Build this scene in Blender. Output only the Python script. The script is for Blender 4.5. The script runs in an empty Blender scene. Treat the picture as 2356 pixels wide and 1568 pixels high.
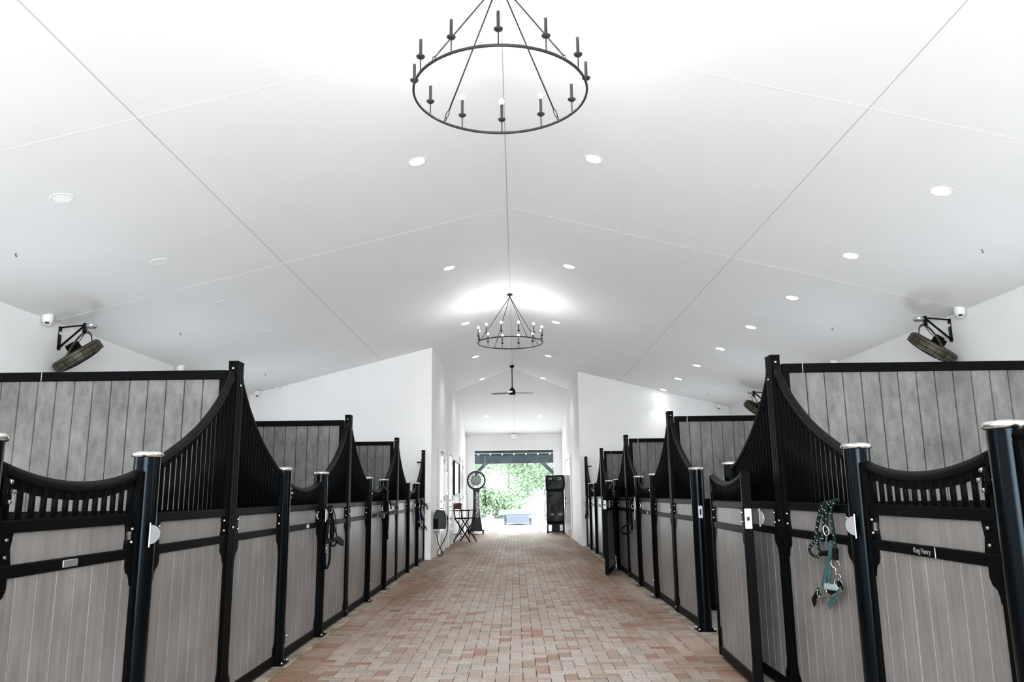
import bpy, bmesh, math, random
from mathutils import Vector, Matrix
random.seed(7)
S = bpy.context.scene
COL = S.collection
R = math.radians

# ---------------------------------------------------------------- camera
cam_d = bpy.data.cameras.new('camera'); cam = bpy.data.objects.new('camera', cam_d); COL.objects.link(cam)
cam_d.sensor_width = 36; cam_d.lens = 27.50; cam_d.clip_end = 400
PITCH, YAW, ROLL = R(11.07), R(0.178), R(0.7)
fw = Vector((-math.sin(YAW)*math.cos(PITCH), math.cos(YAW)*math.cos(PITCH), math.sin(PITCH)))
rt = Vector((math.cos(YAW), math.sin(YAW), 0)); up = rt.cross(fw)
r2 = rt*math.cos(ROLL) - up*math.sin(ROLL); u2 = up*math.cos(ROLL) + rt*math.sin(ROLL)
m3 = Matrix((r2, u2, -fw)).transposed()
cam.matrix_world = Matrix.Translation((0.067, 0, 1.28)) @ m3.to_4x4()
S.camera = cam

# ---------------------------------------------------------------- world, sun, daylight, exposure
S.view_settings.view_transform = 'Standard'; S.view_settings.look = 'None'
S.view_settings.exposure = EXPO = 0.55; S.view_settings.gamma = 1; S.view_settings.use_curve_mapping = False
w = bpy.data.worlds.new('sky'); S.world = w; w.use_nodes = True
bg = w.node_tree.nodes['Background']; bg.inputs[0].default_value = (0.80, 0.90, 1.0, 1); bg.inputs[1].default_value = 5.5
sd = bpy.data.lights.new('sun', 'SUN'); sd.energy = 3; sd.angle = R(1); sun = bpy.data.objects.new('sun', sd)
COL.objects.link(sun); sun.rotation_euler = (R(35), 0, R(8))
def area(name, loc, rot, sx, sy, power, col=(1, 1, 1), spread=180):
    d = bpy.data.lights.new(name, 'AREA'); d.shape = 'RECTANGLE'; d.size = sx; d.size_y = sy; d.energy = power; d.color = col
    d.spread = R(spread)
    o = bpy.data.objects.new(name, d); COL.objects.link(o); o.location = loc; o.rotation_euler = rot; return o
# daylight entering by the big doorway behind the camera and by the doorway at the far end
area('daylight_behind', (0, -3.9, 1.9), (R(98), 0, 0), 3.8, 3.2, 690, (0.95, 0.98, 1.0))
area('daylight_far_doorway', (0, 27.75, 1.35), (R(-90), 0, 0), 2.7, 2.5, 50, (0.96, 1.0, 0.98))

# ---------------------------------------------------------------- materials
def mat(name, col, rough=0.5, metal=0.0, emit=None, spec=0.5):
    m = bpy.data.materials.new(name); m.use_nodes = True
    b = m.node_tree.nodes['Principled BSDF']
    b.inputs['Base Color'].default_value = (*col, 1); b.inputs['Roughness'].default_value = rough
    b.inputs['Metallic'].default_value = metal; b.inputs['Specular IOR Level'].default_value = spec
    if emit: b.inputs['Emission Color'].default_value = (*emit[0], 1); b.inputs['Emission Strength'].default_value = emit[1]
    return m
def noisy(name, c1, c2, scale=(1, 1, 1), rough=0.6, detail=6, bump=0.0, nscale=5, spec=0.5, lo=0.3, hi=0.7, coords='Object'):
    m = mat(name, c1, rough, spec=spec); t = m.node_tree; N = t.nodes; L = t.links; b = N['Principled BSDF']
    tc = N.new('ShaderNodeTexCoord'); mp = N.new('ShaderNodeMapping'); mp.inputs['Scale'].default_value = scale
    no = N.new('ShaderNodeTexNoise'); no.inputs['Scale'].default_value = nscale; no.inputs['Detail'].default_value = detail
    rp = N.new('ShaderNodeValToRGB'); rp.color_ramp.elements[0].position = lo; rp.color_ramp.elements[1].position = hi
    rp.color_ramp.elements[0].color = (*c1, 1); rp.color_ramp.elements[1].color = (*c2, 1)
    L.new(tc.outputs[coords], mp.inputs[0]); L.new(mp.outputs[0], no.inputs['Vector']); L.new(no.outputs['Fac'], rp.inputs[0])
    L.new(rp.outputs[0], b.inputs['Base Color'])
    if bump:
        bp = N.new('ShaderNodeBump'); bp.inputs['Strength'].default_value = bump; bp.inputs['Distance'].default_value = 0.01
        L.new(no.outputs['Fac'], bp.inputs['Height']); L.new(bp.outputs[0], b.inputs['Normal'])
    return m
M = {}
M['wall'] = noisy('white_wall_paint', (0.84, 0.84, 0.835), (0.87, 0.87, 0.87), nscale=2.5, rough=0.55, bump=0.05)
M['ceil'] = noisy('white_ceiling_board', (0.835, 0.835, 0.835), (0.86, 0.86, 0.865), nscale=1.2, rough=0.7)
M['white'] = mat('white_gloss_paint', (0.82, 0.82, 0.82), 0.28)
M['black'] = noisy('black_powder_coat', (0.0012, 0.0014, 0.0016), (0.0022, 0.0026, 0.003), nscale=60, rough=0.42, spec=0.03)
M['blackpost'] = mat('black_coat_daylight_sheen', (0.001, 0.0014, 0.0019), 0.24, spec=0.11)  # black coat; bluish daylight sheen put into base colour and specular tint
M['blackpost'].node_tree.nodes['Principled BSDF'].inputs['Specular Tint'].default_value = (0.65, 0.85, 1.0, 1)
M['blackrough'] = mat('black_handrail_coat', (0.003, 0.0031, 0.0029), 0.5, spec=0.08)
M['rubber'] = mat('black_rubber', (0.002, 0.002, 0.002), 0.7, spec=0.08)
M['chrome'] = noisy('polished_steel', (0.75, 0.74, 0.72), (0.35, 0.34, 0.32), nscale=45, rough=0.22, lo=0.45, hi=0.75)
M['chrome'].node_tree.nodes['Principled BSDF'].inputs['Metallic'].default_value = 1
M['steel'] = mat('satin_steel', (0.62, 0.63, 0.65), 0.42, 1.0)
M['plate'] = mat('bright_plate', (0.52, 0.53, 0.56), 0.45, 0.3)
M['galv'] = mat('galvanised', (0.42, 0.45, 0.45), 0.35, 0.8)
M['iron'] = noisy('aged_iron', (0.010, 0.0095, 0.009), (0.025, 0.0235, 0.022), nscale=40, rough=0.5, spec=0.3)
M['fanblack'] = mat('fan_black', (0.004, 0.004, 0.004), 0.4, spec=0.12)
M['olive'] = noisy('dusty_olive_drum', (0.022, 0.020, 0.007), (0.060, 0.050, 0.022), nscale=12, rough=0.5)
M['gravel'] = noisy('pale_stall_bedding', (0.22, 0.20, 0.17), (0.55, 0.53, 0.50), nscale=38, rough=0.9, bump=0.6, detail=3)
M['kerb'] = noisy('stained_concrete', (0.12, 0.09, 0.055), (0.38, 0.33, 0.27), nscale=5, rough=0.85, bump=0.2)
M['maroon'] = noisy('maroon_canvas', (0.07, 0.006, 0.012), (0.11, 0.012, 0.02), nscale=30, rough=0.85)
M['rope'] = noisy('dark_green_rope', (0.002, 0.008, 0.0075), (0.005, 0.018, 0.017), nscale=50, rough=0.8, spec=0.15)
M['teal'] = noisy('teal_webbing', (0.010, 0.045, 0.045), (0.05, 0.13, 0.13), nscale=50, rough=0.7)
M['pale_teal'] = mat('pale_teal_label', (0.30, 0.45, 0.45), 0.6)
M['leather'] = mat('black_webbing', (0.002, 0.002, 0.0022), 0.6, spec=0.08)
M['blue'] = mat('blue_webbing', (0.02, 0.06, 0.16), 0.7)
M['whiteweb'] = mat('white_webbing', (0.7, 0.7, 0.7), 0.8)
M['plastic'] = noisy('wrinkled_black_plastic', (0.002, 0.0028, 0.0026), (0.005, 0.0065, 0.006), nscale=4, rough=0.30, bump=0.9, detail=3, spec=0.12)
M['reel'] = mat('dark_green_plastic', (0.005, 0.011, 0.010), 0.4, spec=0.25)
M['timber'] = noisy('dark_porch_timber', (0.045, 0.057, 0.060), (0.10, 0.12, 0.125), (1, 1, 1), nscale=3, rough=0.8)
M['joist'] = mat('pale_joist_paint', (0.62, 0.66, 0.66), 0.7)
M['concrete'] = noisy('sunlit_concrete', (0.55, 0.55, 0.54), (0.70, 0.70, 0.69), nscale=2, rough=0.9)
M['grass'] = noisy('grass_bank', (0.22, 0.28, 0.18), (0.34, 0.40, 0.28), nscale=2, rough=0.9)
M['leafA'] = noisy('leaf_green', (0.10, 0.20, 0.09), (0.24, 0.36, 0.20), nscale=3, rough=0.7)
M['leafB'] = noisy('pale_leaf_green', (0.19, 0.29, 0.15), (0.34, 0.44, 0.29), nscale=3, rough=0.7)
M['bark'] = mat('pale_bark', (0.30, 0.27, 0.23), 0.9)
M['cart'] = mat('pale_blue_grey_metal', (0.13, 0.145, 0.18), 0.5)
M['cartlight'] = mat('pale_grey_metal', (0.20, 0.22, 0.25), 0.5)
M['paper'] = noisy('pale_picture_print', (0.75, 0.76, 0.75), (0.35, 0.45, 0.42), nscale=7, rough=0.3, lo=0.45, hi=0.75)
M['chart'] = noisy('printed_chart', (0.80, 0.80, 0.80), (0.45, 0.46, 0.47), (1, 3, 26), nscale=4, rough=0.25, lo=0.5, hi=0.7)
M['hub'] = mat('grey_hub_plastic', (0.26, 0.27, 0.26), 0.5)
M['doorpaint'] = mat('white_gloss_door_paint', (0.82, 0.82, 0.82), 0.14)
M['dark'] = mat('dark_lens', (0.004, 0.004, 0.004), 0.15)
M['amber'] = mat('amber_indicator', (0.8, 0.75, 0.1), 0.3, emit=((0.9, 1.0, 0.1), 1.5))
M['seam'] = mat('joint_sealant_grey', (0.42, 0.42, 0.41), 0.8)
M['seamlight'] = mat('joint_filler_white', (0.83, 0.83, 0.82), 0.65)
M['bulb'] = mat('lit_bulb', (1, 1, 1), 0.3, emit=((1.0, 0.98, 0.95), 150))
M['down'] = mat('lit_diffuser', (1, 1, 1), 0.3, emit=((1.0, 0.99, 0.97), 22))
M['whitetext'] = mat('white_lettering', (0.80, 0.80, 0.80), 0.5)
M['greytext'] = mat('pale_grey_lettering', (0.24, 0.235, 0.22), 0.5)

def boards_mat(name, c1, c2, c3, rough=0.36, sc=(22, 22, 1.0)):
    """grey wood-grain composite: fine vertical streaks plus broad blotches"""
    m = mat(name, c1, rough, spec=0.5); t = m.node_tree; N = t.nodes; L = t.links; b = N['Principled BSDF']
    tc = N.new('ShaderNodeTexCoord')
    mp = N.new('ShaderNodeMapping'); mp.inputs['Scale'].default_value = sc
    no = N.new('ShaderNodeTexNoise'); no.inputs['Scale'].default_value = 2.2; no.inputs['Detail'].default_value = 7
    n2 = N.new('ShaderNodeTexNoise'); n2.inputs['Scale'].default_value = 3.0; n2.inputs['Detail'].default_value = 5
    n3 = N.new('ShaderNodeTexNoise'); n3.inputs['Scale'].default_value = 90; n3.inputs['Detail'].default_value = 2
    L.new(tc.outputs['Object'], mp.inputs[0]); L.new(mp.outputs[0], no.inputs['Vector'])
    L.new(tc.outputs['Object'], n2.inputs['Vector']); L.new(tc.outputs['Object'], n3.inputs['Vector'])
    a = N.new('ShaderNodeMath'); a.operation = 'ADD'; L.new(no.outputs['Fac'], a.inputs[0]); L.new(n2.outputs['Fac'], a.inputs[1])
    s3 = N.new('ShaderNodeMath'); s3.operation = 'MULTIPLY'; s3.inputs[1].default_value = 0.35; L.new(n3.outputs['Fac'], s3.inputs[0])
    a2 = N.new('ShaderNodeMath'); a2.operation = 'ADD'; L.new(a.outputs[0], a2.inputs[0]); L.new(s3.outputs[0], a2.inputs[1])
    k = N.new('ShaderNodeMath'); k.operation = 'MULTIPLY'; k.inputs[1].default_value = 0.425; L.new(a2.outputs[0], k.inputs[0])
    rp = N.new('ShaderNodeValToRGB'); e = rp.color_ramp.elements
    e[0].position = 0.36; e[0].color = (*c1, 1); e[1].position = 0.64; e[1].color = (*c3, 1)
    q = e.new(0.5); q.color = (*c2, 1)
    L.new(k.outputs[0], rp.inputs[0]); L.new(rp.outputs[0], b.inputs['Base Color'])
    bp = N.new('ShaderNodeBump'); bp.inputs['Strength'].default_value = 0.25; bp.inputs['Distance'].default_value = 0.004
    L.new(no.outputs['Fac'], bp.inputs['Height']); L.new(bp.outputs[0], b.inputs['Normal'])
    return m
M['boards'] = boards_mat('grey_composite_boards', (0.14, 0.132, 0.127), (0.19, 0.179, 0.173), (0.245, 0.232, 0.225))
M['pboards'] = boards_mat('grey_partition_boards', (0.052, 0.052, 0.049), (0.092, 0.092, 0.087), (0.140, 0.140, 0.133), 0.6, (9, 9, 4))

def brick_mat():
    m = mat('clay_brick_pavers', (0.4, 0.3, 0.25), 0.62, spec=0.35); t = m.node_tree; N = t.nodes; L = t.links; b = N['Principled BSDF']
    at = N.new('ShaderNodeAttribute'); at.attribute_name = 'brick'; sep = N.new('ShaderNodeSeparateColor'); L.new(at.outputs['Color'], sep.inputs[0])
    rp = N.new('ShaderNodeValToRGB'); rp.color_ramp.interpolation = 'LINEAR'
    pts = [(0.0, (0.42, 0.23, 0.18)), (0.10, (0.46, 0.28, 0.22)), (0.22, (0.47, 0.35, 0.28)), (0.40, (0.55, 0.45, 0.39)),
           (0.62, (0.60, 0.525, 0.475)), (0.80, (0.60, 0.545, 0.50)), (0.90, (0.48, 0.45, 0.41)), (1.0, (0.42, 0.35, 0.27))]
    e = rp.color_ramp.elements; e[0].color = (*pts[0][1], 1); e[1].color = (*pts[-1][1], 1)
    for p, c in pts[1:-1]:
        q = e.new(p); q.color = (*c, 1)
    L.new(sep.outputs[0], rp.inputs[0])
    tc = N.new('ShaderNodeTexCoord')
    n1 = N.new('ShaderNodeTexNoise'); n1.inputs['Scale'].default_value = 55; n1.inputs['Detail'].default_value = 6
    n2 = N.new('ShaderNodeTexNoise'); n2.inputs['Scale'].default_value = 0.9; n2.inputs['Detail'].default_value = 5
    mp = N.new('ShaderNodeMapping'); mp.inputs['Scale'].default_value = (1.5, 0.35, 1)
    L.new(tc.outputs['Object'], n1.inputs['Vector']); L.new(tc.outputs['Object'], mp.inputs[0]); L.new(mp.outputs[0], n2.inputs['Vector'])
    r1 = N.new('ShaderNodeMapRange'); r1.inputs[1].default_value = 0.3; r1.inputs[2].default_value = 0.7; r1.inputs[3].default_value = 0.50; r1.inputs[4].default_value = 0.96
    L.new(n1.outputs['Fac'], r1.inputs[0])
    mx = N.new('ShaderNodeMix'); mx.data_type = 'RGBA'; mx.blend_type = 'MULTIPLY'; mx.inputs[0].default_value = 1
    L.new(rp.outputs[0], mx.inputs[6]); L.new(r1.outputs[0], mx.inputs[7])
    # worn-in brown dirt at both edges, plus reflected light painted in: paler near, browner far (second channel of the brick attribute)
    md = N.new('ShaderNodeMath'); md.operation = 'MULTIPLY'; L.new(sep.outputs[1], md.inputs[0])
    r2 = N.new('ShaderNodeMapRange'); r2.inputs[1].default_value = 0.35; r2.inputs[2].default_value = 0.68; r2.inputs[3].default_value = 0.35; r2.inputs[4].default_value = 1.3
    L.new(n2.outputs['Fac'], r2.inputs[0]); L.new(r2.outputs[0], md.inputs[1])
    m2 = N.new('ShaderNodeMix'); m2.data_type = 'RGBA'; m2.blend_type = 'MULTIPLY'; L.new(md.outputs[0], m2.inputs[0]); m2.clamp_factor = True
    L.new(mx.outputs[2], m2.inputs[6]); m2.inputs[7].default_value = (0.50, 0.35, 0.245, 1)
    L.new(m2.outputs[2], b.inputs['Base Color'])
    bp = N.new('ShaderNodeBump'); bp.inputs['Strength'].default_value = 0.35; bp.inputs['Distance'].default_value = 0.003
    L.new(n1.outputs['Fac'], bp.inputs['Height']); L.new(bp.outputs[0], b.inputs['Normal'])
    return m
M['brick'] = brick_mat()
M['joint'] = noisy('dark_sand_joints', (0.010, 0.008, 0.005), (0.045, 0.035, 0.018), nscale=12, rough=0.95)

# ---------------------------------------------------------------- mesh builder
class MB:
    def __init__(s): s.bm = bmesh.new()
    def _f(s, vs, smooth=False):
        try:
            f = s.bm.faces.new(vs); f.smooth = smooth; return f
        except ValueError: return None
    def box(s, x0, x1, y0, y1, z0, z1):
        v = [s.bm.verts.new((x, y, z)) for x in (x0, x1) for y in (y0, y1) for z in (z0, z1)]
        for q in ((0, 1, 3, 2), (4, 6, 7, 5), (0, 4, 5, 1), (2, 3, 7, 6), (0, 2, 6, 4), (1, 5, 7, 3)): s._f([v[i] for i in q])
        return s
    def prism(s, poly, ax, a, b, c=0.0):
        """poly: 2D points; ax: extrusion axis (0,1,2); from a to b; c: chamfer on both ends"""
        def P(p, t, k=0):
            u, v = p
            return {0: (t, u, v), 1: (u, t, v), 2: (u, v, t)}[ax]
        cx = sum(p[0] for p in poly)/len(poly); cy = sum(p[1] for p in poly)/len(poly)
        def sh(p):
            d = max(abs(p[0]-cx), 1e-6), max(abs(p[1]-cy), 1e-6)
            return (p[0]-math.copysign(min(c, d[0]), p[0]-cx), p[1]-math.copysign(min(c, d[1]), p[1]-cy))
        sg = 1 if b > a else -1
        if c > 0: rings = [[P(sh(p), a) for p in poly], [P(p, a+sg*c) for p in poly], [P(p, b-sg*c) for p in poly], [P(sh(p), b) for p in poly]]
        else: rings = [[P(p, a) for p in poly], [P(p, b) for p in poly]]
        V = [[s.bm.verts.new(q) for q in r] for r in rings]; n = len(poly)
        for i in range(len(V)-1):
            for j in range(n): s._f([V[i][j], V[i][(j+1) % n], V[i+1][(j+1) % n], V[i+1][j]])
        s._f(list(reversed(V[0]))); s._f(V[-1]); return s
    def cbox(s, x0, x1, y0, y1, z0, z1, c=0.003):
        bm2 = bmesh.new()
        r = bmesh.ops.create_cube(bm2, size=1)
        for v in bm2.verts: v.co = Vector(((x0+x1)/2+v.co.x*(x1-x0), (y0+y1)/2+v.co.y*(y1-y0), (z0+z1)/2+v.co.z*(z1-z0)))
        bmesh.ops.bevel(bm2, geom=bm2.edges[:], offset=c, segments=1, affect='EDGES')
        s.merge(bm2); return s
    def merge(s, bm2, mtx=None):
        mp = {}
        for v in bm2.verts: mp[v] = s.bm.verts.new(mtx @ v.co if mtx else v.co)
        for f in bm2.faces: s._f([mp[v] for v in f.verts], f.smooth)
        bm2.free()
    def tube(s, pts, r, n=10, closed=False, flat=None, r_end=None):
        pts = [Vector(p) for p in pts]; m = len(pts); rings = []
        prev = None
        for i, p in enumerate(pts):
            if closed: t = pts[(i+1) % m]-pts[i-1]
            else: t = pts[min(i+1, m-1)]-pts[max(i-1, 0)]
            if t.length < 1e-9: t = Vector((0, 0, 1))
            t.normalize()
            if prev is None:
                a = Vector((0, 0, 1)) if abs(t.z) < 0.9 else Vector((1, 0, 0))
                if flat: a = Vector(flat)
                u = a-t*a.dot(t)
                if u.length < 1e-6: u = t.orthogonal()
                u.normalize()
            else:
                base = Vector(flat) if flat else prev
                u = base-t*base.dot(t)
                if u.length < 1e-6: u = prev
                u.normalize()
            prev = u; v = t.cross(u)
            rr = r if r_end is None else r+(r_end-r)*i/(m-1)
            ru, rv = (rr if not isinstance(rr, tuple) else rr[0]), (rr if not isinstance(rr, tuple) else rr[1])
            rings.append([s.bm.verts.new(p+u*ru*math.cos(2*math.pi*k/n)+v*rv*math.sin(2*math.pi*k/n)) for k in range(n)])
        for i in range(m if closed else m-1):
            A, B = rings[i], rings[(i+1) % m]
            for k in range(n): s._f([A[k], A[(k+1) % n], B[(k+1) % n], B[k]], True)
        if not closed: s._f(list(reversed(rings[0]))); s._f(rings[-1])
        return s
    def lathe(s, prof, n=24, c=(0, 0, 0), mtx=None, smooth=True, cap=True):
        """prof: (r, z) list, closed with caps when r>0 at the ends"""
        rings = []
        for r, z in prof:
            if r < 1e-6: q = [Vector((0, 0, z))]
            else: q = [Vector((r*math.cos(2*math.pi*k/n), r*math.sin(2*math.pi*k/n), z)) for k in range(n)]
            q = [(mtx @ p if mtx else p)+Vector(c) for p in q]
            rings.append([s.bm.verts.new(p) for p in q])
        for i_, (A, B) in enumerate(zip(rings, rings[1:])):
            if len(A) == 1 and len(B) == 1: continue
            if i_ > 0 and len(A) > 1:       # keep hard edges hard: a fresh ring where the profile turns sharply
                d1 = Vector(prof[i_])-Vector(prof[i_-1]); d2 = Vector(prof[i_+1])-Vector(prof[i_])
                if d1.length > 1e-6 and d2.length > 1e-6 and d1.angle(d2) > 0.9: A = [s.bm.verts.new(v.co) for v in A]
            for k in range(n):
                if len(A) == 1: s._f([A[0], B[(k+1) % n], B[k]], smooth)
                elif len(B) == 1: s._f([A[k], A[(k+1) % n], B[0]], smooth)
                else: s._f([A[k], A[(k+1) % n], B[(k+1) % n], B[k]], smooth)
        if cap and len(rings[0]) > 1: s._f(list(reversed(rings[0])))
        if cap and len(rings[-1]) > 1: s._f(rings[-1])
        return s
    def ball(s, c, r, sz=1.0, n=12):
        prof = [(max(r*math.sin(math.pi*i/8), 0), -r*sz*math.cos(math.pi*i/8)) for i in range(9)]
        prof[0] = (0, prof[0][1]); prof[-1] = (0, prof[-1][1])
        return s.lathe(prof, n, c)
    def xf(s, mtx):
        for v in s.bm.verts: v.co = mtx @ v.co
        return s
    def build(s, name, material, parent=None, loc=None, kind=None):
        bmesh.ops.recalc_face_normals(s.bm, faces=s.bm.faces[:])
        me = bpy.data.meshes.new(name); s.bm.to_mesh(me); s.bm.free()
        me.materials.append(material if not isinstance(material, str) else M[material])
        o = bpy.data.objects.new(name, me); COL.objects.link(o)
        if parent: o.parent = parent
        if loc: o.location = loc
        if kind: o['kind'] = kind
        return o
def thing(name, label, cat, loc=(0, 0, 0), rz=0, group=None):
    o = bpy.data.objects.new(name, None); COL.objects.link(o); o.empty_display_size = 0.1
    o.location = loc; o.rotation_euler = (0, 0, rz); o['label'] = label; o['category'] = cat
    if group: o['group'] = group
    return o
def tag(o, label, cat, group=None):
    o['label'] = label; o['category'] = cat
    if group: o['group'] = group
    return o
def kids(o): return [c for c in bpy.data.objects if c.parent == o]
def tree(o): return (o, [tree(c) for c in kids(o)])
def dup(tr, label=None, loc=None, rz=None, parent=None):
    src, ch = tr; c = src.copy(); COL.objects.link(c)
    if parent: c.parent = parent
    if label: c['label'] = label
    if loc: c.location = loc
    if rz is not None: c.rotation_euler = (0, 0, rz)
    for q in ch: dup(q, parent=c)
    return c
class Proto:
    """first use moves the thing itself, later uses copy it with its parts"""
    def __init__(s, root): s.root = root; s.tr = None; s.used = False
    def put(s, label, loc, rz=0):
        if s.tr is None: s.tr = tree(s.root)
        if not s.used:
            s.used = True; s.root['label'] = label; s.root.location = loc; s.root.rotation_euler = (0, 0, rz); return s.root
        return dup(s.tr, label, loc, rz)
def bolt(mb, p, ax, r=0.008, h=0.010):
    m = {0: Matrix.Rotation(R(90), 3, 'Y'), 1: Matrix.Rotation(R(-90), 3, 'X'), 2: Matrix.Identity(3)}[abs(ax)-1 if ax else 2]
    sg = 1 if ax > 0 else -1
    mb.lathe([(r, 0), (r, sg*h*0.5), (r*0.7, sg*h*0.9), (0, sg*h)], 10, p, m)
def text_mesh(name, body, size, ext, material, parent, mtx, bold=0.0):
    cu = bpy.data.curves.new(name, 'FONT'); cu.body = body; cu.size = size; cu.extrude = ext; cu.offset = bold
    cu.align_x = 'CENTER'; cu.align_y = 'CENTER'
    tmp = bpy.data.objects.new(name+'_tmp', cu); COL.objects.link(tmp)
    dg = bpy.context.evaluated_depsgraph_get(); dg.update()
    me = bpy.data.meshes.new_from_object(tmp.evaluated_get(dg)); bpy.data.objects.remove(tmp); me.name = name
    me.transform(mtx); me.materials.clear(); me.materials.append(M[material])
    o = bpy.data.objects.new(name, me); COL.objects.link(o); o.parent = parent; return o
ORD = ['nearest', 'second', 'third', 'fourth', 'fifth', 'sixth', 'seventh', 'eighth']

# ---------------------------------------------------------------- the place: dimensions (metres)
XW = 5.5          # outer walls
XP = 1.68         # walls of the passage
XF = 1.82         # line of the stall fronts
RZ = 4.77; SL = 0.25
def cz(x, y=0): return min(RZ-SL*abs(x), RZ-SL*(y-21.9))
YL, YR = 16.3, 19.9   # end walls of the stall rows
YE = 27.6             # far wall
KL = [5.23+3.63*i for i in range(4)]
KR = [5.26+3.64*i for i in range(5)]
HP = 1.19             # peaked post to round post
GREEN = [
  ('rope',0.009,[(4.254, 1.23), (4.366, 1.219), (4.457, 1.215), (4.496, 1.19), (4.547, 1.14), (4.598, 1.069), (4.578, 1.006), (4.665, 0.987), (4.746, 0.947), (4.717, 0.913), (4.637, 0.9), (4.562, 0.93), (4.607, 0.97), (4.572, 1.002), (4.496, 1.045), (4.476, 1.103), (4.485, 1.151), (4.424, 1.191), (4.354, 1.218)]),
  ('rope',0.009,[(4.432, 1.21), (4.527, 1.14), (4.584, 1.07), (4.621, 1.029), (4.602, 0.99), (4.533, 0.999), (4.485, 1.035)]),
  ('rope',0.009,[(4.407, 1.205), (4.423, 1.138), (4.437, 1.076), (4.433, 1.038)]),
  ('rope',0.009,[(4.265, 1.233), (4.349, 1.187), (4.352, 1.145), (4.348, 1.108), (4.339, 1.071), (4.335, 1.034), (4.332, 0.992), (4.331, 0.969)]),
  ('black',0.012,[(4.33, 0.974), (4.337, 0.946), (4.341, 0.914)]),
  ('ring',0.0035,[(4.343, 0.893), (0.022, 0.022)]),
  ('ring',0.0035,[(4.318, 0.793), (0.021, 0.021)]),
  ('ring',0.004,[(4.421, 1.062), (0.015, 0.026)]),
  ('metal',0.005,[(4.341, 0.875), (4.341, 0.85), (4.35, 0.835), (4.295, 0.845), (4.275, 0.831), (4.314, 0.811)]),
  ('strap',0.02,[(4.433, 1.038), (4.455, 0.999), (4.477, 0.96)]),
  ('strap',0.02,[(4.486, 0.921), (4.515, 0.862), (4.543, 0.811), (4.583, 0.755)]),
  ('strap',0.018,[(4.389, 1.012), (4.418, 0.94), (4.451, 0.877), (4.497, 0.816), (4.534, 0.765)]),
  ('strap',0.012,[(4.381, 0.994), (4.413, 0.917), (4.446, 0.844), (4.466, 0.796)]),
  ('blackstrap',0.02,[(4.555, 0.933), (4.43, 0.943)]),
  ('teal',0.024,[(4.536, 0.759), (4.446, 0.763), (4.353, 0.77)]),
  ('blackstrap',0.04,[(4.637, 0.72), (4.679, 0.686), (4.752, 0.642)]),
  ('blackstrap',0.024,[(4.514, 0.744), (4.44, 0.734), (4.354, 0.739)]),
  ('blackstrap',0.03,[(4.353, 0.798), (4.307, 0.79), (4.302, 0.763)]),
  ('strap',0.024,[(4.62, 0.736), (4.6, 0.71)]),
  ('strap',0.024,[(4.301, 0.768), (4.354, 0.739), (4.396, 0.711)]),
  ('strap',0.028,[(4.422, 0.708), (4.464, 0.684), (4.515, 0.652)]),
  ('metal',0.003,[(4.642, 0.729), (4.651, 0.689), (4.576, 0.698), (4.515, 0.711), (4.501, 0.743), (4.54, 0.741), (4.554, 0.706)]),
  ('metal',0.003,[(4.623, 0.693), (4.672, 0.657), (4.66, 0.652), (4.629, 0.668), (4.613, 0.699)]),
  ('metal',0.003,[(4.459, 0.706), (4.373, 0.737)]),
  ('metal',0.003,[(4.478, 0.787), (4.442, 0.78)]),
]
DARK_A = [
  ('ring',0.004,[(7.726, 1.147), (0.016, 0.022)]),
  ('blackstrap',0.03,[(7.67, 1.192), (7.735, 1.122), (7.811, 1.076), (7.951, 0.988), (8.099, 0.878)]),
  ('blackstrap',0.024,[(7.809, 1.19), (7.982, 1.084), (8.025, 0.985), (8.038, 0.887)]),
  ('blackstrap',0.03,[(8.115, 0.87), (8.304, 0.834), (8.421, 0.793), (8.278, 0.799), (8.089, 0.839)]),
  ('blackstrap',0.03,[(7.61, 0.858), (7.855, 0.859), (8.116, 0.864)]),
  ('black',0.008,[(7.799, 0.862), (7.833, 0.816), (7.949, 0.796), (8.078, 0.814), (8.073, 0.847)]),
  ('black',0.008,[(7.787, 0.85), (7.802, 0.681), (7.737, 0.619), (7.658, 0.608), (7.614, 0.642), (7.611, 0.757)]),
  ('black',0.012,[(7.699, 1.179), (7.666, 1.03), (7.637, 0.951), (7.635, 0.871)]),
  ('black',0.012,[(7.795, 1.089), (7.891, 1.01), (7.888, 0.927), (7.851, 0.884)]),
  ('black',0.012,[(7.753, 1.191), (7.828, 1.05), (7.785, 0.963), (7.825, 0.873)]),
  ('metal',0.004,[(7.626, 0.841), (7.648, 0.816), (7.619, 0.793), (7.662, 0.769), (7.611, 0.757), (7.642, 0.724), (7.628, 0.695)]),
  ('metal',0.004,[(7.675, 0.962), (7.72, 0.935), (7.695, 0.918), (7.679, 0.9), (7.714, 0.879)]),
]
DARK_R = [
  ('black',0.012,[(11.249, 1.237), (11.563, 1.198), (11.78, 1.129), (11.689, 1.031), (11.715, 0.941), (11.693, 0.744)]),
  ('black',0.012,[(11.4, 1.231), (11.651, 1.164), (11.52, 1.078), (11.822, 0.983), (11.827, 0.827)]),
  ('rope2',0.008,[(11.288, 1.232), (11.308, 1.081), (11.345, 0.951), (11.342, 0.909)]),
  ('metal',0.004,[(11.342, 0.909), (11.433, 0.852), (11.517, 0.822), (11.406, 0.815), (11.346, 0.844)]),
  ('blackstrap',0.026,[(11.509, 0.849), (12.205, 0.807), (12.812, 0.718), (12.902, 0.666), (12.467, 0.651), (11.779, 0.718)]),
  ('blackstrap',0.026,[(11.712, 0.952), (11.787, 0.828), (11.84, 0.726)]),
  ('metal',0.003,[(11.86, 0.714), (11.702, 0.71), (11.537, 0.751), (11.391, 0.736), (11.238, 0.764)]),
  ('ring',0.004,[(11.456, 1.089), (0.018, 0.03)]),
]
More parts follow.
